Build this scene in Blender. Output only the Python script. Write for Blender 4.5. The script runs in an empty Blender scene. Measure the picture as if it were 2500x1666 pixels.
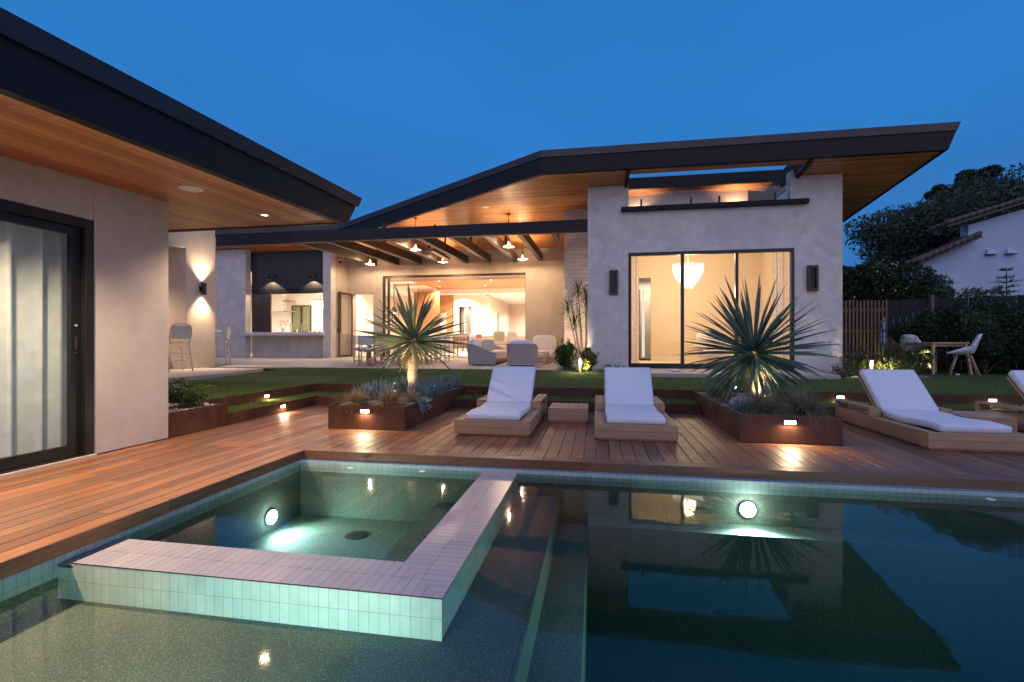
import bpy, math, random
import numpy as np
from mathutils import Vector, Matrix
R = math.radians
rng = random.Random(7)
sc = bpy.context.scene
COL = sc.collection

# ------------------------------------------------------------------ camera
cam_d = bpy.data.cameras.new('camera'); cam = bpy.data.objects.new('camera', cam_d); COL.objects.link(cam)
cam_d.sensor_width = 36; cam_d.lens = 17.0; cam_d.clip_start = 0.05; cam_d.clip_end = 2000
cam.location = (0, 0, 1.1); cam.rotation_euler = (R(90), 0, R(10))
sc.camera = cam

# ------------------------------------------------------------------ world / sky (dusk)
world = bpy.data.worlds.new('World'); sc.world = world; world.use_nodes = True
wt = world.node_tree; wt.nodes.clear()
def wn(t, **k):
    n = wt.nodes.new(t)
    for a, b in k.items(): setattr(n, a, b)
    return n
wl = wt.links.new
sky = wn('ShaderNodeTexSky', sky_type='NISHITA', sun_disc=False, sun_elevation=R(1.0), sun_rotation=R(170),
         altitude=0, air_density=1.0, dust_density=0.6, ozone_density=4.0)
geo = wn('ShaderNodeNewGeometry')
sep = wn('ShaderNodeSeparateXYZ'); 
tc = wn('ShaderNodeTexCoord'); wl(tc.outputs['Generated'], sep.inputs[0])
ramp = wn('ShaderNodeValToRGB'); wl(sep.outputs['Z'], ramp.inputs[0])
er = ramp.color_ramp; er.interpolation = 'EASE'
er.elements[0].position = 0.0; er.elements[0].color = (0.040, 0.150, 0.42, 1)
er.elements[1].position = 1.0; er.elements[1].color = (0.020, 0.15, 0.50, 1)
e = er.elements.new(0.22); e.color = (0.030, 0.175, 0.50, 1)
e = er.elements.new(0.42); e.color = (0.027, 0.198, 0.58, 1)
# afterglow of the sunset behind the photographer
dot = wn('ShaderNodeVectorMath', operation='DOT_PRODUCT'); wl(tc.outputs['Generated'], dot.inputs[0])
sd = Vector((math.sin(R(170)), math.cos(R(170)), 0.22)).normalized(); dot.inputs[1].default_value = sd
mr = wn('ShaderNodeMapRange', interpolation_type='SMOOTHSTEP'); wl(dot.outputs['Value'], mr.inputs[0])
mr.inputs[1].default_value = -0.25; mr.inputs[2].default_value = 1.0
glow = wn('ShaderNodeMix', data_type='RGBA'); wl(mr.outputs[0], glow.inputs[0]); wl(ramp.outputs[0], glow.inputs[6])
glow.inputs[7].default_value = (0.70, 0.69, 1.08, 1)
bg = wn('ShaderNodeBackground'); wl(glow.outputs[2], bg.inputs[0])
ns = wn('ShaderNodeTexNoise'); ns.inputs['Scale'].default_value = 1.6; ns.inputs['Detail'].default_value = 3; mp = wn('ShaderNodeMapping'); mp.inputs['Scale'].default_value = (1, 1, 2.6)
wl(tc.outputs['Generated'], mp.inputs[0]); wl(mp.outputs[0], ns.inputs['Vector']); hz = wn('ShaderNodeMapRange'); wl(ns.outputs[0], hz.inputs[0])   # thin uneven haze
hz.inputs[1].default_value = .3; hz.inputs[2].default_value = .7; hz.inputs[3].default_value = .90; hz.inputs[4].default_value = 1.04; wl(hz.outputs[0], bg.inputs[1])
bg2 = wn('ShaderNodeBackground'); wl(sky.outputs[0], bg2.inputs[0]); bg2.inputs[1].default_value = 0.02
add = wn('ShaderNodeAddShader'); wl(bg.outputs[0], add.inputs[0]); wl(bg2.outputs[0], add.inputs[1])
wo = wn('ShaderNodeOutputWorld'); wl(add.outputs[0], wo.inputs[0])
sc.view_settings.view_transform = 'Standard'; sc.view_settings.look = 'None'
sc.view_settings.exposure = 0; sc.view_settings.gamma = 1; sc.view_settings.use_curve_mapping = False
sc.cycles.max_bounces = 8; sc.cycles.diffuse_bounces = 4; sc.cycles.glossy_bounces = 4
sc.cycles.transmission_bounces = 4; sc.cycles.transparent_max_bounces = 14
sc.cycles.sample_clamp_indirect = 6.0; sc.cycles.caustics_reflective = False; sc.cycles.caustics_refractive = False

# ------------------------------------------------------------------ mesh helpers
class MB:
    def __init__(s): s.v = []; s.f = []
    def quad(s, a, b, c, d):
        n = len(s.v); s.v += [tuple(a), tuple(b), tuple(c), tuple(d)]; s.f.append((n, n+1, n+2, n+3)); return s
    def poly(s, pts):
        n = len(s.v); s.v += [tuple(p) for p in pts]; s.f.append(tuple(range(n, n+len(pts)))); return s
    def box(s, x0, x1, y0, y1, z0, z1):
        if x0 > x1: x0, x1 = x1, x0
        if y0 > y1: y0, y1 = y1, y0
        n = len(s.v)
        s.v += [(x0,y0,z0),(x1,y0,z0),(x1,y1,z0),(x0,y1,z0),(x0,y0,z1),(x1,y0,z1),(x1,y1,z1),(x0,y1,z1)]
        s.f += [(n,n+3,n+2,n+1),(n+4,n+5,n+6,n+7),(n,n+1,n+5,n+4),(n+1,n+2,n+6,n+5),(n+2,n+3,n+7,n+6),(n+3,n,n+4,n+7)]
        return s
    def prism(s, bot, top):
        n = len(s.v); k = len(bot); s.v += [tuple(p) for p in bot] + [tuple(p) for p in top]
        s.f.append(tuple(n+i for i in reversed(range(k)))); s.f.append(tuple(n+k+i for i in range(k)))
        for i in range(k):
            j = (i+1) % k; s.f.append((n+i, n+j, n+k+j, n+k+i))
        return s
    def beam(s, p0, p1, w, h, up=(0,0,1)):
        p0 = Vector(p0); p1 = Vector(p1); d = (p1-p0).normalized(); u = Vector(up)
        r = d.cross(u).normalized(); u = r.cross(d).normalized()
        q = [(-w/2,-h/2),(w/2,-h/2),(w/2,h/2),(-w/2,h/2)]
        return s.prism([p0 + r*a + u*b for a, b in q], [p1 + r*a + u*b for a, b in q])
    def tube(s, pts, rad, n=8, cap=True):
        pts = [Vector(p) for p in pts]
        if not hasattr(rad, '__len__'): rad = [rad]*len(pts)
        base = len(s.v); prev = None
        for i, p in enumerate(pts):
            d = (pts[min(i+1, len(pts)-1)] - pts[max(i-1, 0)]).normalized()
            if prev is None:
                a = Vector((0,0,1)) if abs(d.z) < .9 else Vector((1,0,0)); r = d.cross(a).normalized()
            else: r = (prev - d*prev.dot(d)).normalized()
            prev = r; u = d.cross(r)
            for k in range(n):
                t = 2*math.pi*k/n; s.v.append(tuple(p + (r*math.cos(t) + u*math.sin(t))*rad[i]))
        for i in range(len(pts)-1):
            for k in range(n):
                a = base+i*n+k; b = base+i*n+(k+1) % n; s.f.append((a, b, b+n, a+n))
        if cap:
            s.f.append(tuple(base+k for k in reversed(range(n)))); e = base+(len(pts)-1)*n; s.f.append(tuple(e+k for k in range(n)))
        return s
    def lathe(s, c, prof, n=20, cap=False):
        base = len(s.v)
        for r, z in prof:
            for k in range(n):
                t = 2*math.pi*k/n; s.v.append((c[0]+r*math.cos(t), c[1]+r*math.sin(t), c[2]+z))
        for i in range(len(prof)-1):
            for k in range(n):
                a = base+i*n+k; b = base+i*n+(k+1) % n; s.f.append((a, b, b+n, a+n))
        if cap:
            s.f.append(tuple(base+k for k in reversed(range(n)))); e = base+(len(prof)-1)*n; s.f.append(tuple(e+k for k in range(n)))
        return s
    def pillow(s, c, sx, sy, sz, n=10, e=0.45, M=None):
        base = len(s.v)
        def sg(x, p): return math.copysign(abs(x)**p, x)
        for i in range(n+1):
            ph = -math.pi/2 + math.pi*i/n
            for k in range(2*n):
                t = 2*math.pi*k/(2*n)
                v = Vector((sx*sg(math.cos(ph), e)*sg(math.cos(t), e), sy*sg(math.cos(ph), e)*sg(math.sin(t), e), sz*sg(math.sin(ph), .8)))
                if M is not None: v = M @ v
                s.v.append(tuple(Vector(c)+v))
        m = 2*n
        for i in range(n):
            for k in range(m):
                a = base+i*m+k; b = base+i*m+(k+1) % m; s.f.append((a, b, b+m, a+m))
        return s
    def blade(s, p, d, L, w, droop, seg=5, fold=0.25, side=None, tipw=0.0, roll=0.0):
        p = Vector(p); d = Vector(d).normalized()
        r = d.cross(Vector((0,0,1)))
        if r.length < .15: r = Vector((math.cos(side or 0), math.sin(side or 0), 0))
        r.normalize(); base = len(s.v); q = p.copy(); dd = d.copy()
        if roll: r = (r*math.cos(roll) + r.cross(dd)*math.sin(roll)).normalized()
        for i in range(seg+1):
            t = i/seg
            ww = w*(0.55+0.9*t if t < .5 else (1-(t-.5)/.5)**.85)*1.0
            ww = max(ww, tipw) * .5
            u = r.cross(dd).normalized(); r = (r - dd*r.dot(dd)).normalized()
            s.v += [tuple(q - r*ww + u*ww*fold), tuple(q - u*ww*fold*.6), tuple(q + r*ww + u*ww*fold)]
            dd = (dd + Vector((0,0,-1))*droop/seg*(0.3+1.2*t)).normalized()
            q = q + dd*(L/seg)
        for i in range(seg):
            a = base+i*3
            s.f += [(a, a+1, a+4, a+3), (a+1, a+2, a+5, a+4)]
        return s
def setp(o, label=None, cat=None, group=None, kind=None):
    if label: o['label'] = label
    if cat: o['category'] = cat
    if group: o['group'] = group
    if kind: o['kind'] = kind
    return o
def mesh_obj(name, mb, mat, parent=None, smooth=False, bevel=0, label=None):
    me = bpy.data.meshes.new(name)
    me.from_pydata(mb.v, [], mb.f); me.update()
    if mat: me.materials.append(mat)
    if smooth: me.polygons.foreach_set('use_smooth', [True]*len(me.polygons))
    o = bpy.data.objects.new(name, me); COL.objects.link(o)
    if parent is not None: par(o, parent)
    if bevel:
        m = o.modifiers.new('bevel', 'BEVEL'); m.width = bevel; m.segments = 2; m.limit_method = 'ANGLE'; m.angle_limit = R(40)
    if label: o['label'] = label
    return o
def wm(o):
    m = Matrix.LocRotScale(o.location, o.rotation_euler, o.scale)
    return (wm(o.parent) @ o.matrix_parent_inverse @ m) if o.parent else m
def par(o, p): o.parent = p; o.matrix_parent_inverse = wm(p).inverted()
def thing(name, label, cat, loc=(0,0,0), group=None):
    o = bpy.data.objects.new(name, None); COL.objects.link(o); o.location = loc; o.empty_display_size = .1
    return setp(o, label, cat, group)
def struct(name, mb, mat, label=None, **k):
    o = mesh_obj(name, mb, mat, **k); o['kind'] = 'structure'
    if label: o['label'] = label
    return o
def single(name, mb, mat, label, cat, group=None, **k):
    return setp(mesh_obj(name, mb, mat, **k), label, cat, group)
def dup(root, loc, rz=None, label=None, sc_=None):
    def cp(o, p):
        c = o.copy(); COL.objects.link(c)
        if p is not None: c.parent = p
        for ch in o.children: cp(ch, c)
        return c
    r = cp(root, None); r.location = loc
    if rz is not None: r.rotation_euler = (0, 0, rz)
    if sc_: r.scale = (sc_,)*3
    if label: r['label'] = label
    return r
KL = 3.5      # overall level of the lamps against the dusk sky
def light(kind, name, parent, loc, power, col=(1, .74, .48), size=.05, rot=None, target=None, spot=None, blend=.4, sy=None):
    d = bpy.data.lights.new(name, kind); d.energy = power*KL; d.color = col
    if kind == 'AREA':
        d.size = size
        if sy: d.shape = 'RECTANGLE'; d.size_y = sy
    else: d.shadow_soft_size = size
    if kind == 'SPOT': d.spot_size = R(spot or 100); d.spot_blend = blend
    o = bpy.data.objects.new(name, d); COL.objects.link(o); o.location = loc
    if target is not None: o.rotation_euler = (Vector(target)-Vector(loc)).to_track_quat('-Z', 'Y').to_euler()
    elif rot: o.rotation_euler = rot
    if parent is not None: par(o, parent)
    return o

# ------------------------------------------------------------------ material helpers
class NT:
    def __init__(s, name):
        s.m = bpy.data.materials.new(name); s.m.use_nodes = True; s.t = s.m.node_tree; s.t.nodes.clear()
        s.out = s.t.nodes.new('ShaderNodeOutputMaterial')
        s.tc = s.t.nodes.new('ShaderNodeTexCoord')
    def n(s, t, **k):
        q = s.t.nodes.new(t)
        for a, b in k.items(): setattr(q, a, b)
        return q
    def l(s, a, b): s.t.links.new(a, b)
    def setin(s, sock, v):
        if isinstance(v, bpy.types.NodeSocket): s.l(v, sock)
        else: sock.default_value = v
    def math(s, op, a, b=0.0, c=None):
        q = s.n('ShaderNodeMath', operation=op); s.setin(q.inputs[0], a); s.setin(q.inputs[1], b)
        if c is not None: s.setin(q.inputs[2], c)
        return q.outputs[0]
    def noise(s, scale, detail=4, rough=.55, vec=None, dist=0.0, out='Fac'):
        q = s.n('ShaderNodeTexNoise'); q.inputs['Scale'].default_value = scale; q.inputs['Detail'].default_value = detail
        q.inputs['Roughness'].default_value = rough; q.inputs['Distortion'].default_value = dist
        s.l(vec if vec is not None else s.tc.outputs['Object'], q.inputs['Vector']); return q.outputs[out]
    def mapv(s, scale=(1,1,1), loc=(0,0,0), rot=(0,0,0), vec=None):
        q = s.n('ShaderNodeMapping'); q.inputs['Scale'].default_value = scale; q.inputs['Location'].default_value = loc
        q.inputs['Rotation'].default_value = rot
        s.l(vec if vec is not None else s.tc.outputs['Object'], q.inputs['Vector']); return q.outputs[0]
    def ramp(s, fac, stops):
        q = s.n('ShaderNodeValToRGB'); s.l(fac, q.inputs[0]); r = q.color_ramp
        while len(r.elements) < len(stops): r.elements.new(.5)
        for e_, (p, c) in zip(r.elements, stops):
            e_.position = p; e_.color = tuple(c)+((1,) if len(c) == 3 else ())
        return q.outputs[0]
    def mix(s, fac, a, b, mode='MIX'):
        q = s.n('ShaderNodeMix', data_type='RGBA', blend_type=mode); s.setin(q.inputs[0], fac)
        s.setin(q.inputs[6], a if isinstance(a, bpy.types.NodeSocket) else tuple(a)+((1,) if len(a) == 3 else ()))
        s.setin(q.inputs[7], b if isinstance(b, bpy.types.NodeSocket) else tuple(b)+((1,) if len(b) == 3 else ()))
        return q.outputs[2]
    def bump(s, h, strength=.3, dist=.01, norm=None):
        q = s.n('ShaderNodeBump'); q.inputs['Strength'].default_value = strength; q.inputs['Distance'].default_value = dist
        s.l(h, q.inputs['Height'])
        if norm is not None: s.l(norm, q.inputs['Normal'])
        return q.outputs[0]
    def bsdf(s, col, rough=.6, metal=0.0, norm=None, spec=None, sheen=None, emit=None, es=0, trans=None):
        q = s.n('ShaderNodeBsdfPrincipled')
        s.setin(q.inputs['Base Color'], col if isinstance(col, bpy.types.NodeSocket) else tuple(col)+((1,) if len(col) == 3 else ()))
        s.setin(q.inputs['Roughness'], rough); q.inputs['Metallic'].default_value = metal
        if norm is not None: s.l(norm, q.inputs['Normal'])
        if spec is not None: q.inputs['Specular IOR Level'].default_value = spec
        if sheen: q.inputs['Sheen Weight'].default_value = sheen
        if emit: q.inputs['Emission Color'].default_value = tuple(emit)+(1,); q.inputs['Emission Strength'].default_value = es
        return q.outputs[0]
    def fin(s, sh):
        s.l(sh, s.out.inputs[0]); return s.m
def simple(name, col, rough=.6, metal=0, nscale=None, namp=.15, bscale=None, bstr=.2, bdist=.005, **k):
    t = NT(name); c = col
    if nscale:
        f = t.noise(nscale, 5)
        c = t.ramp(f, [(.25, tuple(x*(1-namp) for x in col)), (.75, tuple(min(1, x*(1+namp)) for x in col))])
    nm = t.bump(t.noise(bscale, 5), bstr, bdist) if bscale else None
    return t.fin(t.bsdf(c, rough, metal, nm, **k))
def emis(name, col, s):
    t = NT(name); q = t.n('ShaderNodeEmission'); q.inputs[0].default_value = tuple(col)+(1,); q.inputs[1].default_value = s
    m = t.fin(q.outputs[0])
    try: m.cycles.emission_sampling = 'NONE'
    except Exception: pass
    return m
def planks(name, across, along, w, L, cols, rough=.45, gap=.035, grain=(40, 2.2), bstr=.3, off=0.0, spec=.5):
    """boards of width w across one axis, broken at random along the other"""
    t = NT(name); sp = t.n('ShaderNodeSeparateXYZ'); t.l(t.tc.outputs['Object'], sp.inputs[0])
    a = t.math('ADD', t.math('DIVIDE', sp.outputs[across], w), off + 1000); ida = t.math('FLOOR', a)
    wn1 = t.n('ShaderNodeTexWhiteNoise', noise_dimensions='1D'); t.l(ida, wn1.inputs['W'])
    b = t.math('ADD', t.math('DIVIDE', sp.outputs[along], L), t.math('MULTIPLY', wn1.outputs['Value'], 17.3)); idb = t.math('FLOOR', b)
    cx = t.n('ShaderNodeCombineXYZ'); t.l(ida, cx.inputs[0]); t.l(idb, cx.inputs[1])
    wn2 = t.n('ShaderNodeTexWhiteNoise', noise_dimensions='2D'); t.l(cx.outputs[0], wn2.inputs['Vector'])
    c = t.ramp(wn2.outputs['Value'], [(0, cols[0]), (.5, cols[1]), (1, cols[2])])
    sc_ = [1, 1, 1]; sc_[{'X':0,'Y':1,'Z':2}[across]] = grain[0]; sc_[{'X':0,'Y':1,'Z':2}[along]] = grain[1]
    o2 = t.n('ShaderNodeVectorMath', operation='ADD'); t.l(t.mapv(tuple(sc_)), o2.inputs[0])
    sc3 = t.n('ShaderNodeVectorMath', operation='SCALE'); t.l(cx.outputs[0], sc3.inputs[0]); sc3.inputs['Scale'].default_value = 7.7
    t.l(sc3.outputs[0], o2.inputs[1])
    g = t.noise(1, 6, .6, o2.outputs[0], .6)
    c = t.mix(.75, c, t.ramp(g, [(.3, (.55,)*3), (.7, (1.25,)*3)]), 'MULTIPLY')
    fa = t.math('FRACT', a); fb = t.math('FRACT', b)
    la = t.math('LESS_THAN', fa, gap); lb = t.math('LESS_THAN', fb, gap*w/L)
    ln = t.math('MAXIMUM', la, lb)
    c = t.mix(ln, c, tuple(x*.15 for x in cols[0]))
    h = t.math('SUBTRACT', t.math('MULTIPLY', g, .15), ln)
    return t.fin(t.bsdf(c, rough, 0, t.bump(h, bstr, .004), spec))
def tiles(name, across, along, w, L, col, grout, rough=.25, line=.03, offa=0.0, offb=0.0):
    t = NT(name); sp = t.n('ShaderNodeSeparateXYZ'); t.l(t.tc.outputs['Object'], sp.inputs[0])
    a = t.math('ADD', t.math('DIVIDE', t.math('SUBTRACT', sp.outputs[across], offa), w), 500)
    b = t.math('ADD', t.math('DIVIDE', t.math('SUBTRACT', sp.outputs[along], offb), L), 500)
    ia = t.math('FLOOR', a); ib = t.math('FLOOR', b); cx = t.n('ShaderNodeCombineXYZ'); t.l(ia, cx.inputs[0]); t.l(ib, cx.inputs[1])
    wn2 = t.n('ShaderNodeTexWhiteNoise', noise_dimensions='2D'); t.l(cx.outputs[0], wn2.inputs['Vector'])
    v = t.ramp(wn2.outputs['Value'], [(0, tuple(x*.93 for x in col)), (1, tuple(min(1, x*1.04) for x in col))])
    ln = t.math('MAXIMUM', t.math('LESS_THAN', t.math('FRACT', a), line), t.math('LESS_THAN', t.math('FRACT', b), line*w/L))
    c = t.mix(ln, v, grout)
    c = t.mix(.25, c, t.ramp(t.noise(14, 4), [(.3, (.7,)*3), (.7, (1.15,)*3)]), 'MULTIPLY')
    h = t.math('SUBTRACT', t.math('MULTIPLY', wn2.outputs['Value'], .25), ln)
    return t.fin(t.bsdf(c, rough, 0, t.bump(h, .35, .002)))

# ------------------------------------------------------------------ materials
M = {}
def stucco(name, c1, c2, sc1, bs, bd, swirl=1.5):
    t = NT(name); f = t.noise(sc1, 7, .6, None, swirl); f2 = t.noise(sc1*5, 5, .6, None, .5)
    f3 = t.noise(1, 4, .6, t.mapv((2.2, 2.2, .5)), .4)
    c = t.ramp(f, [(.28, c1), (.7, c2)]); c = t.mix(.35, c, t.ramp(f2, [(.3, (.8,)*3), (.7, (1.12,)*3)]), 'MULTIPLY')
    c = t.mix(.3, c, t.ramp(f3, [(.3, (.78,)*3), (.65, (1.1,)*3)]), 'MULTIPLY')
    b1 = t.bump(t.noise(bs, 6, .7), .6, bd); b2 = t.bump(f2, .18, .008, b1)
    return t.fin(t.bsdf(c, .85, 0, b2, spec=.25))
M['stucco_pool'] = stucco('stucco_pool', (.47,.42,.40), (.52,.465,.44), 1.2, 160, .004, .5)
M['stucco_grey'] = stucco('stucco_grey', (.50,.48,.455), (.68,.65,.61), 1.1, 55, .004, 2.2)
M['stucco_cream'] = stucco('stucco_cream', (.44,.375,.31), (.52,.45,.375), .8, 60, .003, 1.0)
M['int_wall'] = simple('int_wall', (.74,.62,.52), .8, nscale=2, namp=.04)
M['int_white'] = simple('int_white', (.82,.78,.74), .7, nscale=2, namp=.03)
M['int_yellow'] = simple('int_yellow', (.80,.68,.50), .8, nscale=2, namp=.04)
M['fascia'] = simple('fascia', (.010,.0095,.011), .5, 0.0, spec=.22, nscale=3, namp=.2, bscale=2.2, bstr=.12, bdist=.02)
M['cap'] = simple('cap', (.035,.030,.032), .3, 0.35, nscale=2, namp=.2, bscale=1.8, bstr=.1, bdist=.02)
M['roofing'] = simple('roofing', (.04,.04,.045), .9, nscale=4)
M['black_metal'] = simple('black_metal', (.012,.012,.014), .35, 0.1, nscale=8, namp=.3)
M['bronze_metal'] = simple('bronze_metal', (.05,.035,.025), .4, 0.3, nscale=8, namp=.3)
M['beam'] = simple('beam', (.011,.011,.015), .5, 0, spec=.3, nscale=5, namp=.25, bscale=8, bstr=.1, bdist=.004)
M['rafter'] = simple('rafter', (.026,.019,.016), .42, 0, nscale=5, namp=.3, bscale=10, bstr=.15, bdist=.004)
CED = [(.37,.14,.042), (.53,.22,.070), (.66,.30,.10)]
M['soffit_Y'] = planks('soffit_Y', 'X', 'Y', .088, 2.6, CED, .42, .05)
M['soffit_X'] = planks('soffit_X', 'Y', 'X', .088, 2.6, CED, .42, .05)
M['int_cedar'] = planks('int_cedar', 'Y', 'X', .12, 3.0, [(.36,.15,.055), (.46,.21,.08), (.55,.27,.11)], .5, .03)
M['black_board'] = planks('black_board', 'X', 'Z', .17, 9, [(.020,.018,.020), (.024,.021,.024), (.028,.025,.027)], .5, .05, (6, 1))
def ipe():
    t = NT('ipe'); g = t.n('ShaderNodeNewGeometry'); r = g.outputs['Random Per Island']
    c = t.ramp(r, [(0, (.135,.054,.026)), (.25, (.19,.076,.033)), (.5, (.24,.096,.040)), (.75, (.29,.12,.050)), (1, (.155,.075,.043))])
    ad = t.n('ShaderNodeVectorMath', operation='ADD'); t.l(t.mapv((60, 2.4, 60)), ad.inputs[0])
    cc = t.n('ShaderNodeCombineXYZ'); t.l(t.math('MULTIPLY', r, 91), cc.inputs[0]); t.l(t.math('MULTIPLY', r, 37), cc.inputs[1]); t.l(cc.outputs[0], ad.inputs[1])
    n1 = t.noise(1, 6, .62, ad.outputs[0], .5)
    c = t.mix(.8, c, t.ramp(n1, [(.28, (.5,)*3), (.72, (1.35,)*3)]), 'MULTIPLY')
    n2 = t.noise(1.3, 5, .6, None, .5)   # weathering: darker grey-brown patches at random
    c = t.mix(t.math('MULTIPLY', t.ramp(n2, [(.42, (0,)*3), (.62, (1,)*3)]), .45), c, (.10,.075,.062))
    ro = t.ramp(t.noise(3.5, 5, .6), [(.3, (.38,)*3), (.7, (.58,)*3)])
    b = t.bump(n1, .3, .002); b = t.bump(t.noise(1, 4, .5, t.mapv((9, .8, 9))), .25, .006, b)
    return t.fin(t.bsdf(c, ro, 0, b))
M['ipe'] = ipe()
def teak(name, along, c0=(.30,.175,.095), c1=(.46,.30,.18)):
    t = NT(name); g = t.n('ShaderNodeNewGeometry'); r = g.outputs['Random Per Island']
    s = {'X': (2.0, 34, 34), 'Y': (34, 2.0, 34)}[along]
    ad = t.n('ShaderNodeVectorMath', operation='ADD'); t.l(t.mapv(s), ad.inputs[0])
    cc = t.n('ShaderNodeCombineXYZ'); t.l(t.math('MULTIPLY', r, 91), cc.inputs[0]); t.l(t.math('MULTIPLY', r, 37), cc.inputs[2]); t.l(cc.outputs[0], ad.inputs[1])
    n1 = t.noise(1, 6, .62, ad.outputs[0], 1.2)
    c = t.ramp(n1, [(.25, c0), (.75, c1)])
    c = t.mix(.5, c, t.ramp(r, [(0, (.75,.72,.70)), (1, (1.12,)*3)]), 'MULTIPLY')
    st = t.noise(5, 5, .65, None, 1.0); c = t.mix(t.math('MULTIPLY', t.ramp(st, [(.5, (0,)*3), (.7, (1,)*3)]), .45), c, (.24,.20,.17))
    return t.fin(t.bsdf(c, .6, 0, t.bump(n1, .3, .002)))
M['teak_Y'] = teak('teak_Y', 'Y'); M['teak_X'] = teak('teak_X', 'X')
M['teak_light'] = simple('teak_light', (.50,.33,.20), .55, nscale=20, namp=.2)
M['oak'] = simple('oak', (.42,.26,.15), .5, nscale=12, namp=.2)
def corten():
    t = NT('corten'); a = t.noise(2.2, 7, .65, None, .8); b = t.noise(22, 6, .7)
    st = t.noise(1, 5, .6, t.mapv((7, 7, .9)), .3)
    c = t.ramp(a, [(.25, (.030,.014,.011)), (.5, (.075,.028,.016)), (.78, (.17,.062,.027))])
    c = t.mix(.6, c, t.ramp(b, [(.3, (.6,)*3), (.7, (1.3,)*3)]), 'MULTIPLY')
    c = t.mix(t.math('MULTIPLY', t.ramp(st, [(.5, (0,)*3), (.75, (1,)*3)]), .5), c, (.15,.055,.024))
    return t.fin(t.bsdf(c, t.ramp(a, [(.3, (.42,)*3), (.7, (.75,)*3)]), .15, t.bump(b, .25, .002)))
M['corten'] = corten()
def conc(name, c1, c2):
    t = NT(name); a = t.noise(.9, 6, .6, None, .5); b = t.noise(60, 5, .7)
    c = t.ramp(a, [(.3, c1), (.7, c2)]); c = t.mix(.3, c, t.ramp(b, [(.3, (.75,)*3), (.7, (1.2,)*3)]), 'MULTIPLY')
    return t.fin(t.bsdf(c, .65, 0, t.bump(b, .2, .002)))
M['concrete'] = conc('concrete', (.34,.30,.27), (.44,.40,.36))
def turfm():
    t = NT('turf'); a = t.noise(1.5, 5); b = t.noise(110, 4, .7); d = t.noise(35, 4, .7, t.mapv((1, .5, 1)))
    c = t.ramp(b, [(.25, (.035,.065,.016)), (.6, (.11,.165,.045)), (.85, (.18,.22,.075))])
    c = t.mix(.5, c, t.ramp(a, [(.3, (.75,)*3), (.7, (1.2,)*3)]), 'MULTIPLY')
    return t.fin(t.bsdf(c, .85, 0, t.bump(t.math('ADD', b, d), 1.0, .03), spec=.15))
M['turf'] = turfm()
def leafm(name, c1, c2, rough=.5, tip=None, sub=.25):
    t = NT(name); g = t.n('ShaderNodeNewGeometry'); c = t.ramp(g.outputs['Random Per Island'], [(0, c1), (1, c2)])
    c = t.mix(.3, c, t.ramp(t.noise(9, 3), [(.3, (.7,)*3), (.7, (1.25,)*3)]), 'MULTIPLY')
    b = t.bsdf(c, rough, spec=.35); tr = t.n('ShaderNodeBsdfTranslucent'); t.l(c, tr.inputs[0])
    mx = t.n('ShaderNodeMixShader'); mx.inputs[0].default_value = sub; t.l(b, mx.inputs[1]); t.l(tr.outputs[0], mx.inputs[2])
    return t.fin(mx.outputs[0])
M['yucca'] = leafm('yucca', (.045,.095,.075), (.12,.19,.14), .42)
M['yucca_var'] = leafm('yucca_var', (.040,.095,.080), (.26,.31,.14), .42)
M['turf_blade'] = leafm('turf_blade', (.07,.125,.028), (.17,.23,.07), .6)
M['sedge'] = leafm('sedge', (.10,.13,.055), (.34,.32,.20), .6)
M['sedge_red'] = leafm('sedge_red', (.12,.15,.035), (.48,.30,.18), .6)
M['senecio'] = leafm('senecio', (.10,.17,.17), (.22,.32,.33), .5, sub=.08)
M['shrub'] = leafm('shrub', (.035,.075,.018), (.11,.17,.05), .45)
M['shrub_yel'] = leafm('shrub_yel', (.09,.13,.02), (.26,.28,.08), .45)
M['dark_leaf'] = leafm('dark_leaf', (.012,.030,.012), (.045,.085,.030), .5)
M['pine_leaf'] = leafm('pine_leaf', (.030,.065,.035), (.07,.13,.06), .6)
M['tree_leaf'] = leafm('tree_leaf', (.025,.045,.030), (.085,.115,.070), .6)
M['bark'] = simple('bark', (.10,.07,.05), .9, nscale=12, namp=.4, bscale=30, bstr=.6, bdist=.01)
def trunkm():
    t = NT('yucca_trunk'); a = t.noise(1, 6, .7, t.mapv((7, 7, 38)), 1.0)
    c = t.ramp(a, [(.33, (.12,.065,.035)), (.47, (.40,.29,.19)), (.8, (.58,.46,.33))])
    return t.fin(t.bsdf(c, .85, 0, t.bump(a, .8, .012)))
M['yucca_trunk'] = trunkm()
M['soil'] = simple('soil', (.10,.075,.055), .95, nscale=40, namp=.5, bscale=90, bstr=1, bdist=.02)
def gravelm():
    t = NT('gravel'); v = t.n('ShaderNodeTexVoronoi'); v.inputs['Scale'].default_value = 55; t.l(t.tc.outputs['Object'], v.inputs['Vector'])
    c = t.mix(.6, t.ramp(v.outputs['Distance'], [(.2, (.38,.33,.29)), (.7, (.09,.075,.065))]), v.outputs['Color'], 'MULTIPLY')
    c = t.mix(.5, c, (.30,.26,.23))
    return t.fin(t.bsdf(c, .85, 0, t.bump(t.math('SUBTRACT', 1, v.outputs['Distance']), 1, .015)))
M['gravel'] = gravelm()
M['pebble'] = leafm('pebble', (.22,.19,.17), (.48,.43,.38), .8, sub=0)
M['rock'] = simple('rock', (.38,.33,.30), .85, nscale=6, namp=.35, bscale=14, bstr=.6, bdist=.03)
M['cushion'] = simple('cushion', (.62,.66,.73), .85, nscale=3, namp=.03, bscale=5, bstr=.35, bdist=.02, sheen=.2)
M['cushion_warm'] = simple('cushion_warm', (.72,.66,.60), .85, nscale=3, namp=.04, bscale=9, bstr=.3, bdist=.01)
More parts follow.
